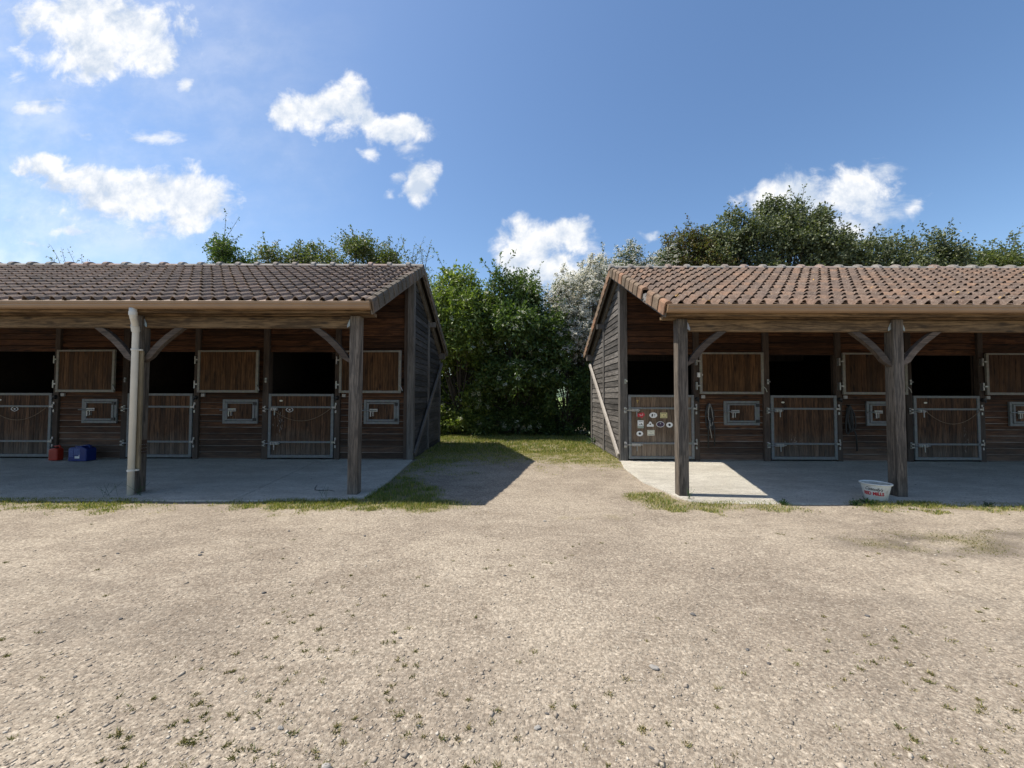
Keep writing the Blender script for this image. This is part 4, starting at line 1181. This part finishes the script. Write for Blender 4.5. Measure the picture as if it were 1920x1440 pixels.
def make_tree(name, label, cat, base, clumps, leafm, L, W, twigs, per, trunk_r=.09, droop=0.0, shoots=0, shoot_len=.6, blossom=None, blossom_m=None, seed=1, group=None, keep=None, up=0.45):
    """clumps: list of (x,y,z,r). Leaves sit along twigs that leave each clump's centre."""
    g = np.random.default_rng(seed); rr = random.Random(seed)
    root = empty(name, base, label, cat, group)
    P_, A_, N_, LL, WW, RR = [], [], [], [], [], []
    BP, BN, BS, BR = [], [], [], []
    tw = MB()
    def add_twig(o, e, n, spread, bend):
        t_ = np.linspace(0.25, 1.0, n) + g.uniform(-.02, .02, n)
        c = o[None] * (1 - t_)[:, None] + e[None] * t_[:, None]
        c[:, 2] += bend * np.sin(t_ * np.pi) - droop * t_ ** 2 * np.linalg.norm(e - o)
        c += g.normal(0, spread, (n, 3))
        d = (e - o) / (np.linalg.norm(e - o) + 1e-9)
        ax = unit(d[None] * .6 + g.normal(0, .75, (n, 3)) + np.array([0, 0, -.1 - droop * .8]))
        nm = unit(g.normal(0, .6, (n, 3)) + np.array([-.15, 0, up]))
        s_ = g.uniform(.65, 1.2, n)
        P_.append(c); A_.append(ax); N_.append(nm); LL.append(L * s_); WW.append(W * s_)
        RR.append(np.clip(g.normal(.45, .22, n), 0, 1))
        return c
    for (cx, cy, cz, cr) in clumps:
        o = np.array([cx, cy, cz])
        nt = max(4, int(twigs * (cr / .7) ** 2))
        for k in range(nt):
            d = g.normal(0, 1, 3); d[2] = d[2] * .9 + .18; d /= np.linalg.norm(d)
            e = o + d * cr * g.uniform(.55, 1.1)
            c = add_twig(o + d * cr * .1, e, per, .035 + .03 * cr, .05 * cr)
            if blossom and g.random() < blossom[0]:
                m = c[g.integers(len(c) // 2, len(c), blossom[1])] + g.normal(0, .03, (blossom[1], 3)) + np.array([0, 0, .02])
                BP.append(m); BN.append(unit(g.normal(0, .35, (len(m), 3)) + d[None] * .6 + np.array([0, 0, .7])))
    # shoots that break the outline
    tops = sorted(clumps, key=lambda c: -c[2] - c[3])[:max(3, len(clumps) // 2)]
    for k in range(shoots):
        cx, cy, cz, cr = rr.choice(tops)
        a_ = rr.uniform(0, 6.28); el = rr.uniform(.6, 1.45)
        d = np.array([math.cos(a_) * math.cos(el), math.sin(a_) * math.cos(el), math.sin(el)])
        o = np.array([cx, cy, cz]) + d * cr * .6
        e = o + d * (cr * .3 + shoot_len * rr.uniform(.5, 1.2)) + g.normal(0, .08, 3)
        c = add_twig(o, e, int(per * 1.3), .03, .03)
        tw.tube([o, (o + e) / 2 + g.normal(0, .02, 3), e - np.array([0, 0, droop * np.linalg.norm(e - o)])], [.009, .006, .003], 4)
        if blossom and g.random() < blossom[0] * 1.2:
            m = c[g.integers(0, len(c), blossom[1] * 2)] + g.normal(0, .025, (blossom[1] * 2, 3))
            BP.append(m); BN.append(unit(g.normal(0, .5, (len(m), 3)) + np.array([0, 0, .6])))
    P = np.concatenate(P_); A = np.concatenate(A_); N = np.concatenate(N_); L_ = np.concatenate(LL); W_ = np.concatenate(WW); RN = np.concatenate(RR)
    if keep is not None:
        k = keep(P); P, A, N, L_, W_, RN = P[k], A[k], N[k], L_[k], W_[k], RN[k]
    v, f = leaf_quads(P, A, N, L_, W_)
    crown = np_mesh('crown', v, f, leafm, root, np.repeat(RN, 4))
    if BP:
        bp = np.concatenate(BP); bn = np.concatenate(BN)
        if keep is not None:
            k = keep(bp); bp, bn = bp[k], bn[k]
        size, cnt, spread = blossom[2], blossom[3], blossom[4]
        # every flower head: cnt small petals on a small disc
        t1 = unit(np.cross(bn, g.normal(0, 1, bn.shape))); t2 = np.cross(bn, t1)
        vv_, rr_2 = [], []
        for q in range(cnt):
            a_ = g.uniform(0, 6.28, len(bp)); rad = spread * np.sqrt(g.uniform(0, 1, len(bp)))
            c = bp + t1 * (rad * np.cos(a_))[:, None] + t2 * (rad * np.sin(a_))[:, None] + bn * g.uniform(-.008, .008, len(bp))[:, None]
            ax = unit(t1 * np.cos(a_)[:, None] + t2 * np.sin(a_)[:, None] + g.normal(0, .15, bp.shape)); nn_ = unit(bn + g.normal(0, .3, bn.shape))
            v2, _ = leaf_quads(c - ax * size * .5, ax, nn_, np.full(len(bp), size), np.full(len(bp), size * .9)); vv_.append(v2)
            rr_2.append(np.repeat(g.uniform(0, 1, len(bp)), 4))
        v2 = np.concatenate(vv_); f2 = np.arange(len(v2)).reshape(-1, 4)
        np_mesh('blossom', v2, f2, blossom_m, crown, np.concatenate(rr_2))
    # trunk and limbs
    b = Vector(base)
    cen = Vector((sum(c[0] for c in clumps) / len(clumps), sum(c[1] for c in clumps) / len(clumps), sum(c[2] for c in clumps) / len(clumps)))
    fork = b.lerp(cen, .45)
    tw.tube([b + Vector((0, 0, -.15)), b.lerp(fork, .5) + Vector((rr.uniform(-.06, .06), 0, 0)), fork], [trunk_r * 1.25, trunk_r, trunk_r * .8], 8)
    for (cx, cy, cz, cr) in clumps:
        e = Vector((cx, cy, cz)); s_ = b.lerp(fork, rr.uniform(.35, 1.0))
        mid = s_.lerp(e, .5) + Vector((rr.uniform(-.15, .15), rr.uniform(-.15, .15), rr.uniform(0, .2)))
        tw.tube([s_, mid, e], [trunk_r * .45, trunk_r * .28, .010], 5)
    tw.build('trunk', M_BARK, root)
    return root

def ell(cx, cy, cz, rx, ry, rz, n, r0, r1, seed, zmin=.3, shell=.55, flat=0):
    """clump centres through an ellipsoid, more of them towards its outside"""
    g = random.Random(seed); out = []
    while len(out) < n:
        d = Vector((g.gauss(0, 1), g.gauss(0, 1), g.gauss(0, 1))).normalized() * (shell + (1 - shell) * g.random())
        p = (cx + d.x * rx, cy + d.y * ry, cz + d.z * rz)
        if p[2] < zmin: continue
        out.append((*p, g.uniform(r0, r1)))
    return out

def peep(P):     # a natural hole in the hedge beside the hawthorn
    u = P[:, 0] / P[:, 1]; q = (P[:, 2] - H) / P[:, 1]
    return ~((((u - 0.127) / .026) ** 2 + ((q + .002) / .034) ** 2) < 1 + 0.5 * np.sin(P[:, 0] * 40))

# elders between the two rows
def wallclumps(x0, x1, y0, y1, z0, z1, n, r0, r1, seed):
    g_ = random.Random(seed)
    return [(g_.uniform(x0, x1), g_.uniform(y0, y1), g_.uniform(z0, z1), g_.uniform(r0, r1)) for _ in range(n)]
UM = (1, .034, 26, .09)
make_tree('elder_shrub', 'bright green elder shrub beside the left gable', 'shrub', (-2.0, 13.9, -.1),
          ell(-2.05, 13.4, 3.6, 1.45, 1.1, 1.85, 50, .45, .8, 1, 1.9) + ell(-1.0, 13.5, 3.9, .9, .8, 1.5, 18, .45, .7, 61, 2.2) + ell(-2.05, 14.1, 1.6, 1.4, .6, .8, 14, .45, .7, 51, .6) + wallclumps(-3.3, -.9, 13.5, 14.4, .1, 2.0, 26, .5, .7, 41), L_ELDER_Y, .135, .055, 66, 13, .07, .10, 34, .75, (.10, *UM), L_UMBEL, 1, 'elder shrubs closing the gap')
make_tree('elder_shrub', 'dark leafy elder in the middle of the gap, hung with cream flower heads', 'shrub', (0.1, 13.9, -.1),
          ell(0.0, 13.3, 3.5, 1.6, 1.1, 2.05, 60, .45, .8, 2, 1.7) + ell(0.0, 14.1, 1.5, 1.5, .6, .8, 16, .45, .7, 52, .5) + wallclumps(-1.2, 1.2, 13.5, 14.4, .1, 2.0, 26, .5, .7, 42), L_ELDER, .135, .055, 66, 13, .08, .12, 40, .8, (.14, *UM), L_UMBEL, 2, 'elder shrubs closing the gap', peep)
make_tree('elder_shrub', 'low elder below the blossoming hawthorn, against the right gable', 'shrub', (1.9, 13.4, -.1),
          ell(1.8, 13.3, 2.2, 0.95, .8, 1.7, 30, .4, .65, 3, .4) + wallclumps(1.0, 3.0, 13.4, 14.2, .1, 1.1, 20, .45, .65, 43), L_ELDER, .12, .05, 62, 13, .05, .1, 8, .5, (.03, *UM), L_UMBEL, 3, 'elder shrubs closing the gap', peep)
make_tree('hedge', 'dense dark hedge behind the elders, dim at its foot', 'hedge', (0, 15.7, -.2),
          wallclumps(-4.8, 4.8, 15.0, 16.2, .1, 3.6, 92, .6, .9, 4), L_HEDGE, .16, .10, 46, 12, .07, 0, 6, .4, seed=4, keep=peep)
# hawthorns
make_tree('hawthorn_tree', 'hawthorn covered in white blossom leaning over the right gable', 'tree', (2.9, 14.2, -.1),
          ell(2.6, 13.8, 4.5, 1.3, 1.0, 2.0, 52, .4, .7, 5, 1.2) + ell(1.9, 13.1, 3.5, .55, .4, 1.2, 10, .3, .5, 55, 1.2), L_HAW, .065, .04, 50, 12, .10, .35, 30, .7, (1.0, 8, .038, 8, .065), L_BLOSSOM, 5, None, peep)
make_tree('hawthorn_tree', 'part blossomed hawthorn rising over the left end of the right ridge', 'tree', (5.4, 15.2, -.1),
          ell(4.9, 15.2, 5.85, 2.1, .9, 1.25, 42, .45, .75, 6, 3.2), L_HAW, .08, .05, 50, 12, .10, .2, 22, .5, (.8, 4, .032, 8, .06), L_BLOSSOM, 6)
make_tree('bronze_leaved_tree', 'small tree with bronze tinted leaves left of the big dark one', 'tree', (7.6, 15.6, -.1),
          ell(7.3, 15.7, 6.75, 1.5, .9, 1.45, 34, .5, .8, 7, 3.5), L_BROWN, .09, .06, 58, 12, .10, .1, 14, .4, seed=7)
# the big dark tree
cl = ell(11.3, 16.3, 6.9, 3.1, 1.3, 2.35, 74, .55, .95, 8, 4.2) + ell(12.6, 16.3, 9.0, .8, .6, .8, 9, .35, .6, 9) + ell(9.4, 16.2, 8.2, 1.0, .6, .9, 14, .35, .6, 10) + ell(8.6, 16.1, 7.0, 1.1, .8, 1.5, 20, .5, .8, 12) + ell(11.2, 16.2, 9.0, .8, .6, .8, 9, .35, .6, 11)
make_tree('dark_tree', 'largest tree, dark grey green with an uneven top above the right roof', 'tree', (10.9, 16.4, -.2), cl, L_DARK, .11, .07, 52, 12, .16, .0, 30, .55, seed=8, up=.35)
for i, (cx, top, rx, n, lab, lm) in enumerate(((15.3, 8.35, 1.7, 34, 'grey green tree just right of the biggest tree', L_DARK), (18.0, 8.3, 1.7, 34, 'rounded tree second from the right edge above the roof', L_DARK),
                                            (21.4, 8.0, 2.2, 38, 'yellower green tree above the roof at the right edge', L_OLIVE))):
    make_tree('background_tree', lab, 'tree', (cx, 16.8, -.2), ell(cx, 16.6, top - 1.75, rx, 1.0, 1.6, n, .55, .9, 20 + i, 3.8), lm, .11, .07, 52, 12, .12, 0, 26, .45, seed=20 + i,
              group='trees behind the right row')
# left of the gap, behind the left roof
make_tree('background_tree', 'upright leafy tree with twin tips above the middle of the left ridge', 'tree', (-11.3, 15.2, -.2),
          ell(-11.3, 15.0, 6.3, 1.0, .7, 1.0, 20, .4, .6, 30, 3.5) , L_ELDER, .09, .055, 70, 13, .09, 0, 12, .8, seed=30, group='trees behind the left row')
make_tree('background_tree', 'pale flowering hawthorn low above the left ridge', 'tree', (-9.1, 15.2, -.2),
          ell(-8.9, 15.0, 6.15, 1.3, .8, .95, 24, .4, .65, 31, 3.5), L_OLIVE, .09, .055, 70, 13, .09, .1, 16, .5, (.45, 2, .03, 7, .05), L_BLOSSOM, 31, 'trees behind the left row')
make_tree('background_tree', 'broad olive green tree above the left ridge near its right end', 'tree', (-6.4, 15.2, -.2),
          ell(-6.4, 15.0, 6.3, 1.9, .9, 1.2, 38, .45, .7, 32, 3.5), L_OLIVE, .09, .055, 70, 13, .09, .05, 30, .45, (.15, 2, .03, 7, .05), L_BLOSSOM, 32, 'trees behind the left row')
make_tree('background_tree', 'thin straggly tree whose shoots show beside the left ridge end', 'tree', (-4.2, 15.0, -.2),
          ell(-3.9, 14.6, 5.75, 1.1, .7, .9, 16, .35, .55, 33, 3.5), L_OLIVE, .075, .045, 34, 11, .07, .05, 24, .9, seed=33, group='trees behind the left row')
make_tree('background_tree', 'sparse twig tips showing over the far left of the ridge', 'tree', (-17.4, 15.4, -.2),
          ell(-17.2, 15.2, 5.5, .9, .6, .7, 9, .35, .5, 34, 3.5), L_OLIVE, .075, .045, 26, 11, .07, .05, 12, .8, seed=34, group='trees behind the left row')

# far field edge and hill seen through the hedge
def hill_mat():
    m, t, b = new_mat('far_hill')
    co = t.new('ShaderNodeTexCoord').outputs['Object']
    n = t.noise(co, .05, 6, .6)
    t.put(b.inputs['Base Color'], t.mix(t.rng_(n, .4, .6), (0.06, 0.10, 0.06, 1), (0.13, 0.17, 0.10, 1))); b.inputs['Roughness'].default_value = 1
    return m
hx = np.linspace(-700, 700, 71); hy = np.linspace(420, 800, 20)
HX, HY = np.meshgrid(hx, hy)
HZ = -3 + 30 * sstep(HY, 420, 620) * (0.6 + 0.8 * fbm(HX * .004 + 3, HY * .004, 4))
ih = np.arange(HX.size).reshape(HX.shape)
tag(np_mesh('hills', np.stack([HX.ravel(), HY.ravel(), HZ.ravel()], -1), np.stack([ih[:-1, :-1], ih[:-1, 1:], ih[1:, 1:], ih[1:, :-1]], -1).reshape(-1, 4), hill_mat(), smooth=True),
    'distant wooded hill', kind='structure')
fm, ft, fb = new_mat('meadow'); fco = ft.new('ShaderNodeTexCoord').outputs['Object']
ft.put(fb.inputs['Base Color'], ft.mix(ft.rng_(ft.noise(fco, .2, 6, .6), .35, .65), (0.10, 0.16, 0.035, 1), (0.19, 0.24, 0.06, 1))); fb.inputs['Roughness'].default_value = 1
mb = MB(); mb.box(-400, 400, 20, 640, -.22, -.14); tag(mb.build('field', fm), 'green meadow beyond the hedge', kind='structure')


# ------------------------------------------------------------------ grass
def blades(x, y, h, wd, g, lean=.5, straw=0.35, z=None):
    n = len(x)
    z0 = ground_z(x, y) - .005 if z is None else z
    a_ = g.uniform(0, 6.283, n); ln = h * g.uniform(.1, lean, n)
    dx, dy = np.cos(a_) * ln, np.sin(a_) * ln
    b_ = g.uniform(0, 6.283, n); sx, sy = np.cos(b_) * wd * .5, np.sin(b_) * wd * .5
    p0 = np.stack([x - sx, y - sy, z0], -1); p1 = np.stack([x + sx, y + sy, z0], -1)
    p2 = np.stack([x + dx * .4 + sx * .7, y + dy * .4 + sy * .7, z0 + h * .6], -1); p3 = np.stack([x + dx * .4 - sx * .7, y + dy * .4 - sy * .7, z0 + h * .6], -1)
    p4 = np.stack([x + dx, y + dy, z0 + h], -1)
    v = np.stack([p0, p1, p2, p3, p4], 1).reshape(-1, 3)
    i = np.arange(n) * 5
    f = np.concatenate([np.stack([i, i + 1, i + 2], -1), np.stack([i, i + 2, i + 3], -1), np.stack([i + 3, i + 2, i + 4], -1)])
    r = np.clip(g.beta(1.3, 1.3 / max(straw, .05) * .5, n), 0, 1)
    return v, f, np.repeat(r, 5)

def merge(parts):
    vs, fs, rs = [], [], []; b = 0
    for v, f, r in parts:
        vs.append(v); fs.append(f + b); rs.append(r); b += len(v)
    return np.concatenate(vs), np.concatenate(fs), np.concatenate(rs)

g = np.random.default_rng(5)
def scatter(x0, x1, y0, y1, n, hmin, hmax, wd, lean=.6, straw=.35, pw_=1.4):
    x = g.uniform(x0, x1, n); y = g.uniform(y0, y1, n)
    m = grass_mask(x, y)
    k = g.random(n) < (m * np.clip(fbm(x * 6 + 3, y * 7, 3) * 2.2 - 0.35, 0.12, 1)) ** pw_
    x, y, m = x[k], y[k], m[k]
    return blades(x, y, g.uniform(hmin, hmax, len(x)) * (.5 + .6 * m), wd * g.uniform(.7, 1.3, len(x)), g, lean, straw)
v, f, r = merge([scatter(-9.5, -.1, 4.5, 5.4, 90000, .015, .055, .007, 1.1, .6), scatter(-2.5, -.6, 5.2, 8.2, 36000, .025, .07, .007, .8, .35)])
tag(np_mesh('grass', v, f, L_GRASS, rnd=r), 'yellow green grass strip along the left concrete edge', kind='stuff')
v, f, r = merge([scatter(-2.4, 2.4, 6.6, 9.5, 110000, .012, .045, .008, 1.2, .8, 1.3), scatter(-2.5, 2.5, 9.3, 14, 52000, .03, .08, .012, .8, .5, 1.0)])
tag(np_mesh('grass', v, f, L_GRASS, rnd=r), 'dry short grass in the lane between the two rows', kind='stuff')
v, f, r = merge([scatter(1.3, 8.3, 4.6, 5.75, 80000, .015, .055, .007, 1.1, .6)])
tag(np_mesh('grass', v, f, L_GRASS, rnd=r), 'patchy grass along the right concrete edge', kind='stuff')
parts = [scatter(3.0, 6.3, 3.4, 4.4, 24000, .008, .028, .006, 1.0, .45, .8)]
# tufts through the yard
nt = 760
v_ = g.uniform(.02, 1, nt) ** .8; ty = H * 721 / (205 + 520 * v_) ; tx = g.uniform(-1.35, 1.35, nt) * ty
dens = fbm(tx * .9 + 40, ty * 1.1, 4); k = (dens + g.uniform(-.2, .2, nt) > .52); tx, ty = tx[k], ty[k]
for cx, cy in zip(tx, ty):
    n = int(g.integers(10, 46)); s_ = g.uniform(.004, .011) * (1.0 if g.random() > .1 else 1.9)
    parts.append(blades(cx + g.normal(0, s_, n), cy + g.normal(0, s_ * .8, n), g.uniform(.004, .020, n), np.full(n, .0055), g, 1.7, .75))
v, f, r = merge(parts)
tag(np_mesh('grass', v, f, L_TUFT, rnd=r), 'tiny grass tufts scattered through the gravel yard', kind='stuff')

# low broad-leaved weeds against posts and slab edges
def weed(x, y, size, n, label, tall=False):
    root = empty('weed', (x, y, float(ground_z(np.array([x]), np.array([y]))[0])), label, 'weed', None)
    gg = np.random.default_rng(int(abs(x) * 100 + y * 10))
    P, A, N, L_, W_, rr_ = [], [], [], [], [], []
    st = MB()
    z0 = root.location.z
    for k in range(n):
        a_ = gg.uniform(0, 6.28); el = gg.uniform(.3, 1.3) if not tall else gg.uniform(.9, 1.45)
        d = np.array([math.cos(a_) * math.cos(el), math.sin(a_) * math.cos(el), math.sin(el)])
        e = np.array([x, y, z0]) + d * size * gg.uniform(.5, 1)
        o = np.array([x + gg.normal(0, size * .15), y + gg.normal(0, size * .1), z0])
        st.tube([o, (o + e) / 2 + np.array([0, 0, .01]), e], .0018 if not tall else .0013, 4)
        m = 7
        t_ = gg.uniform(.3, 1, m); P.append(o + (e - o) * t_[:, None]); A.append(unit(d[None] + gg.normal(0, .8, (m, 3)))); N.append(unit(gg.normal(0, .4, (m, 3)) + np.array([0, 0, 1])))
        s_ = gg.uniform(.5, 1, m) * (size * .3 if not tall else .018); L_.append(s_); W_.append(s_ * (.5 if not tall else .25)); rr_.append(gg.uniform(0, 1, m))
    v, f = leaf_quads(np.concatenate(P), np.concatenate(A), np.concatenate(N), np.concatenate(L_), np.concatenate(W_))
    np_mesh('leaves', v, f, L_WEED, root, np.repeat(np.concatenate(rr_), 4))
    st.build('stem', L_WEED, root)
weed(-5.25, 5.42, .26, 9, 'wispy tall weed at the foot of the downpipe post, right side', True)
weed(-5.62, 5.38, .26, 7, 'wispy tall weed left of the downpipe foot', True)
weed(-2.62, 5.33, .22, 5, 'wispy weed just left of the left end post', True)
weed(4.66, 5.12, .11, 26, 'dark broad leaved weed in front of the white feed tub')
weed(4.50, 5.12, .09, 20, 'small dark weed left of the feed tub weed')
weed(5.42, 5.13, .07, 14, 'small dark weed at the foot of the thick right post')
weed(6.25, 5.13, .08, 14, 'dark weed on the slab edge right of the thick post')
weed(6.9, 5.14, .08, 14, 'dark weed at the slab edge near the right border')
weed(3.55, 5.12, .09, 18, 'weed clump where the sunlit concrete meets the shade')
weed(2.42, 5.34, .20, 12, 'grassy weed growing up the sunlit right end post', True)
weed(2.24, 10.9, .35, 12, 'leafy weed at the back corner of the right gable')

# ------------------------------------------------------------------ loose stones
gs = np.random.default_rng(9)
n = 20000
q = gs.uniform(0, 1, n); sy = H * 721 / (190 + 560 * q ** .9); sx = gs.uniform(-1.38, 1.38, n) * sy
sz = np.exp(gs.normal(-5.75, .45, n)); sz = np.clip(sz, .0018, .016)
k = grass_mask(sx, sy) < .5; sx, sy, sz = sx[k], sy[k], sz[k]; n = len(sx)
octa = np.array([(1, 0, 0), (0.2, 1, 0.1), (-1, .1, 0), (-.1, -1, -.1), (.1, .1, .75), (0, 0, -.7)])
ft_ = np.array([(0, 1, 4), (1, 2, 4), (2, 3, 4), (3, 0, 4), (1, 0, 5), (2, 1, 5), (3, 2, 5), (0, 3, 5)])
V = octa[None] * (1 + gs.normal(0, .22, (n, 6, 3)))
ang = gs.uniform(0, 6.28, n); c_, s_ = np.cos(ang)[:, None], np.sin(ang)[:, None]
V = np.stack([V[..., 0] * c_ - V[..., 1] * s_, V[..., 0] * s_ + V[..., 1] * c_, V[..., 2] * gs.uniform(.45, .9, (n, 1))], -1) * (sz * gs.uniform(.9, 1.4, n))[:, None, None]
V += np.stack([sx, sy, ground_z(sx, sy) + sz * .15], -1)[:, None]
F = (ft_[None] + (np.arange(n) * 6)[:, None, None]).reshape(-1, 3)
tag(np_mesh('gravel', V.reshape(-1, 3), F, M_STONE, rnd=np.repeat(gs.beta(1.6, 1.5, n), 6)), 'fine loose gravel over the yard', kind='stuff')

n2_ = 2600
cx_a = gs.uniform(-9.5, 9.5, n2_); cy_a = 5.25 + 2.9 * gs.uniform(0, 1, n2_) ** 1.6
kk_ = (cx_a < -2.1) | (cx_a > 2.3); cx_a, cy_a = cx_a[kk_], cy_a[kk_]; m_ = len(cx_a)
sz_ = np.clip(np.exp(gs.normal(-5.9, .5, m_)), .0012, .012)
V = octa[None] * (1 + gs.normal(0, .3, (m_, 6, 3))) * (sz_[:, None, None] * np.array([1.5, 1.0, .5]))
V += np.stack([cx_a, cy_a, -0.06 * (SLAB_Y1 - cy_a) / (SLAB_Y1 - SLAB_Y0) + sz_ * .2], -1)[:, None]
F = (ft_[None] + (np.arange(m_) * 6)[:, None, None]).reshape(-1, 3)
tag(np_mesh('grit', V.reshape(-1, 3), F, M_STONE, rnd=np.repeat(gs.beta(1, 4, m_), 6)), 'crumbs of grit and dirt on the concrete walkways', kind='stuff')

def stone(px_, py_, size, mat, label, group=None):
    size *= 1.3
    d = (H + .075) * 721 / (py_ - 742); x = (px_ - 957) / 721 * d
    zz = float(ground_z(np.array([x]), np.array([d]))[0])
    rr = random.Random(int(px_)); mb = MB(); vs = []; fs = []
    NR, NS = 6, 9
    ax = (1.0, rr.uniform(.5, .75), rr.uniform(.35, .55)); rot = rr.uniform(-.6, .6)
    for i in range(NR + 1):
        th = math.pi * i / NR
        for k in range(NS):
            ph = 2 * math.pi * k / NS; j = 1 + rr.uniform(-.14, .14)
            X_, Y_, Z_ = math.sin(th) * math.cos(ph) * ax[0] * j, math.sin(th) * math.sin(ph) * ax[1] * j, math.cos(th) * ax[2] * j
            vs.append((x + (X_ * math.cos(rot) - Y_ * math.sin(rot)) * size, d + (X_ * math.sin(rot) + Y_ * math.cos(rot)) * size, zz + size * .22 + Z_ * size))
    for i in range(NR):
        for k in range(NS): fs.append((i * NS + k, (i + 1) * NS + k, (i + 1) * NS + (k + 1) % NS, i * NS + (k + 1) % NS))
    mb.add(vs, fs)
    return tag(mb.build('stone', mat), label, 'stone', group)
stone(1216, 1240, .020, M_LSTONE, 'largest loose stone, grey with a dark shadow, right of the yard middle')
GRP = 'small dark stones lying about the yard'; LB = 'small dark stone lying loose on the gravel yard'
for px_, py_, s_ in ((497, 1111, .012), (1387, 1204, .010), (1288, 1142, .014), (376, 1041, .014), (556, 1055, .010), (223, 1038, .012), (380, 1036, .011), (682, 1004, .014), (482, 1352, .009), (785, 1347, .007),
                     (1210, 1381, .009), (1426, 1229, .009), (1020, 1320, .008), (233, 1158, .010), (544, 1091, .009), (152, 1262, .008), (1607, 1143, .012), (942, 1075, .010), (1325, 1058, .010), (750, 1189, .010), (541, 996, .012), (950, 1185, .009)):
    stone(px_, py_, s_, M_DSTONE, LB, GRP)
for px_, py_, s_, lb in ((533, 1351, .011, 'white pebble low in the yard, left of the middle'), (1003, 1345, .013, 'pale cream stone low in the middle of the yard'), (618, 1422, .016, 'broad pale stone at the bottom edge left of the middle'), (1016, 973, .016, 'pale stone in the yard just in front of the lane mouth')):
    stone(px_, py_, s_, M_LSTONE, lb)
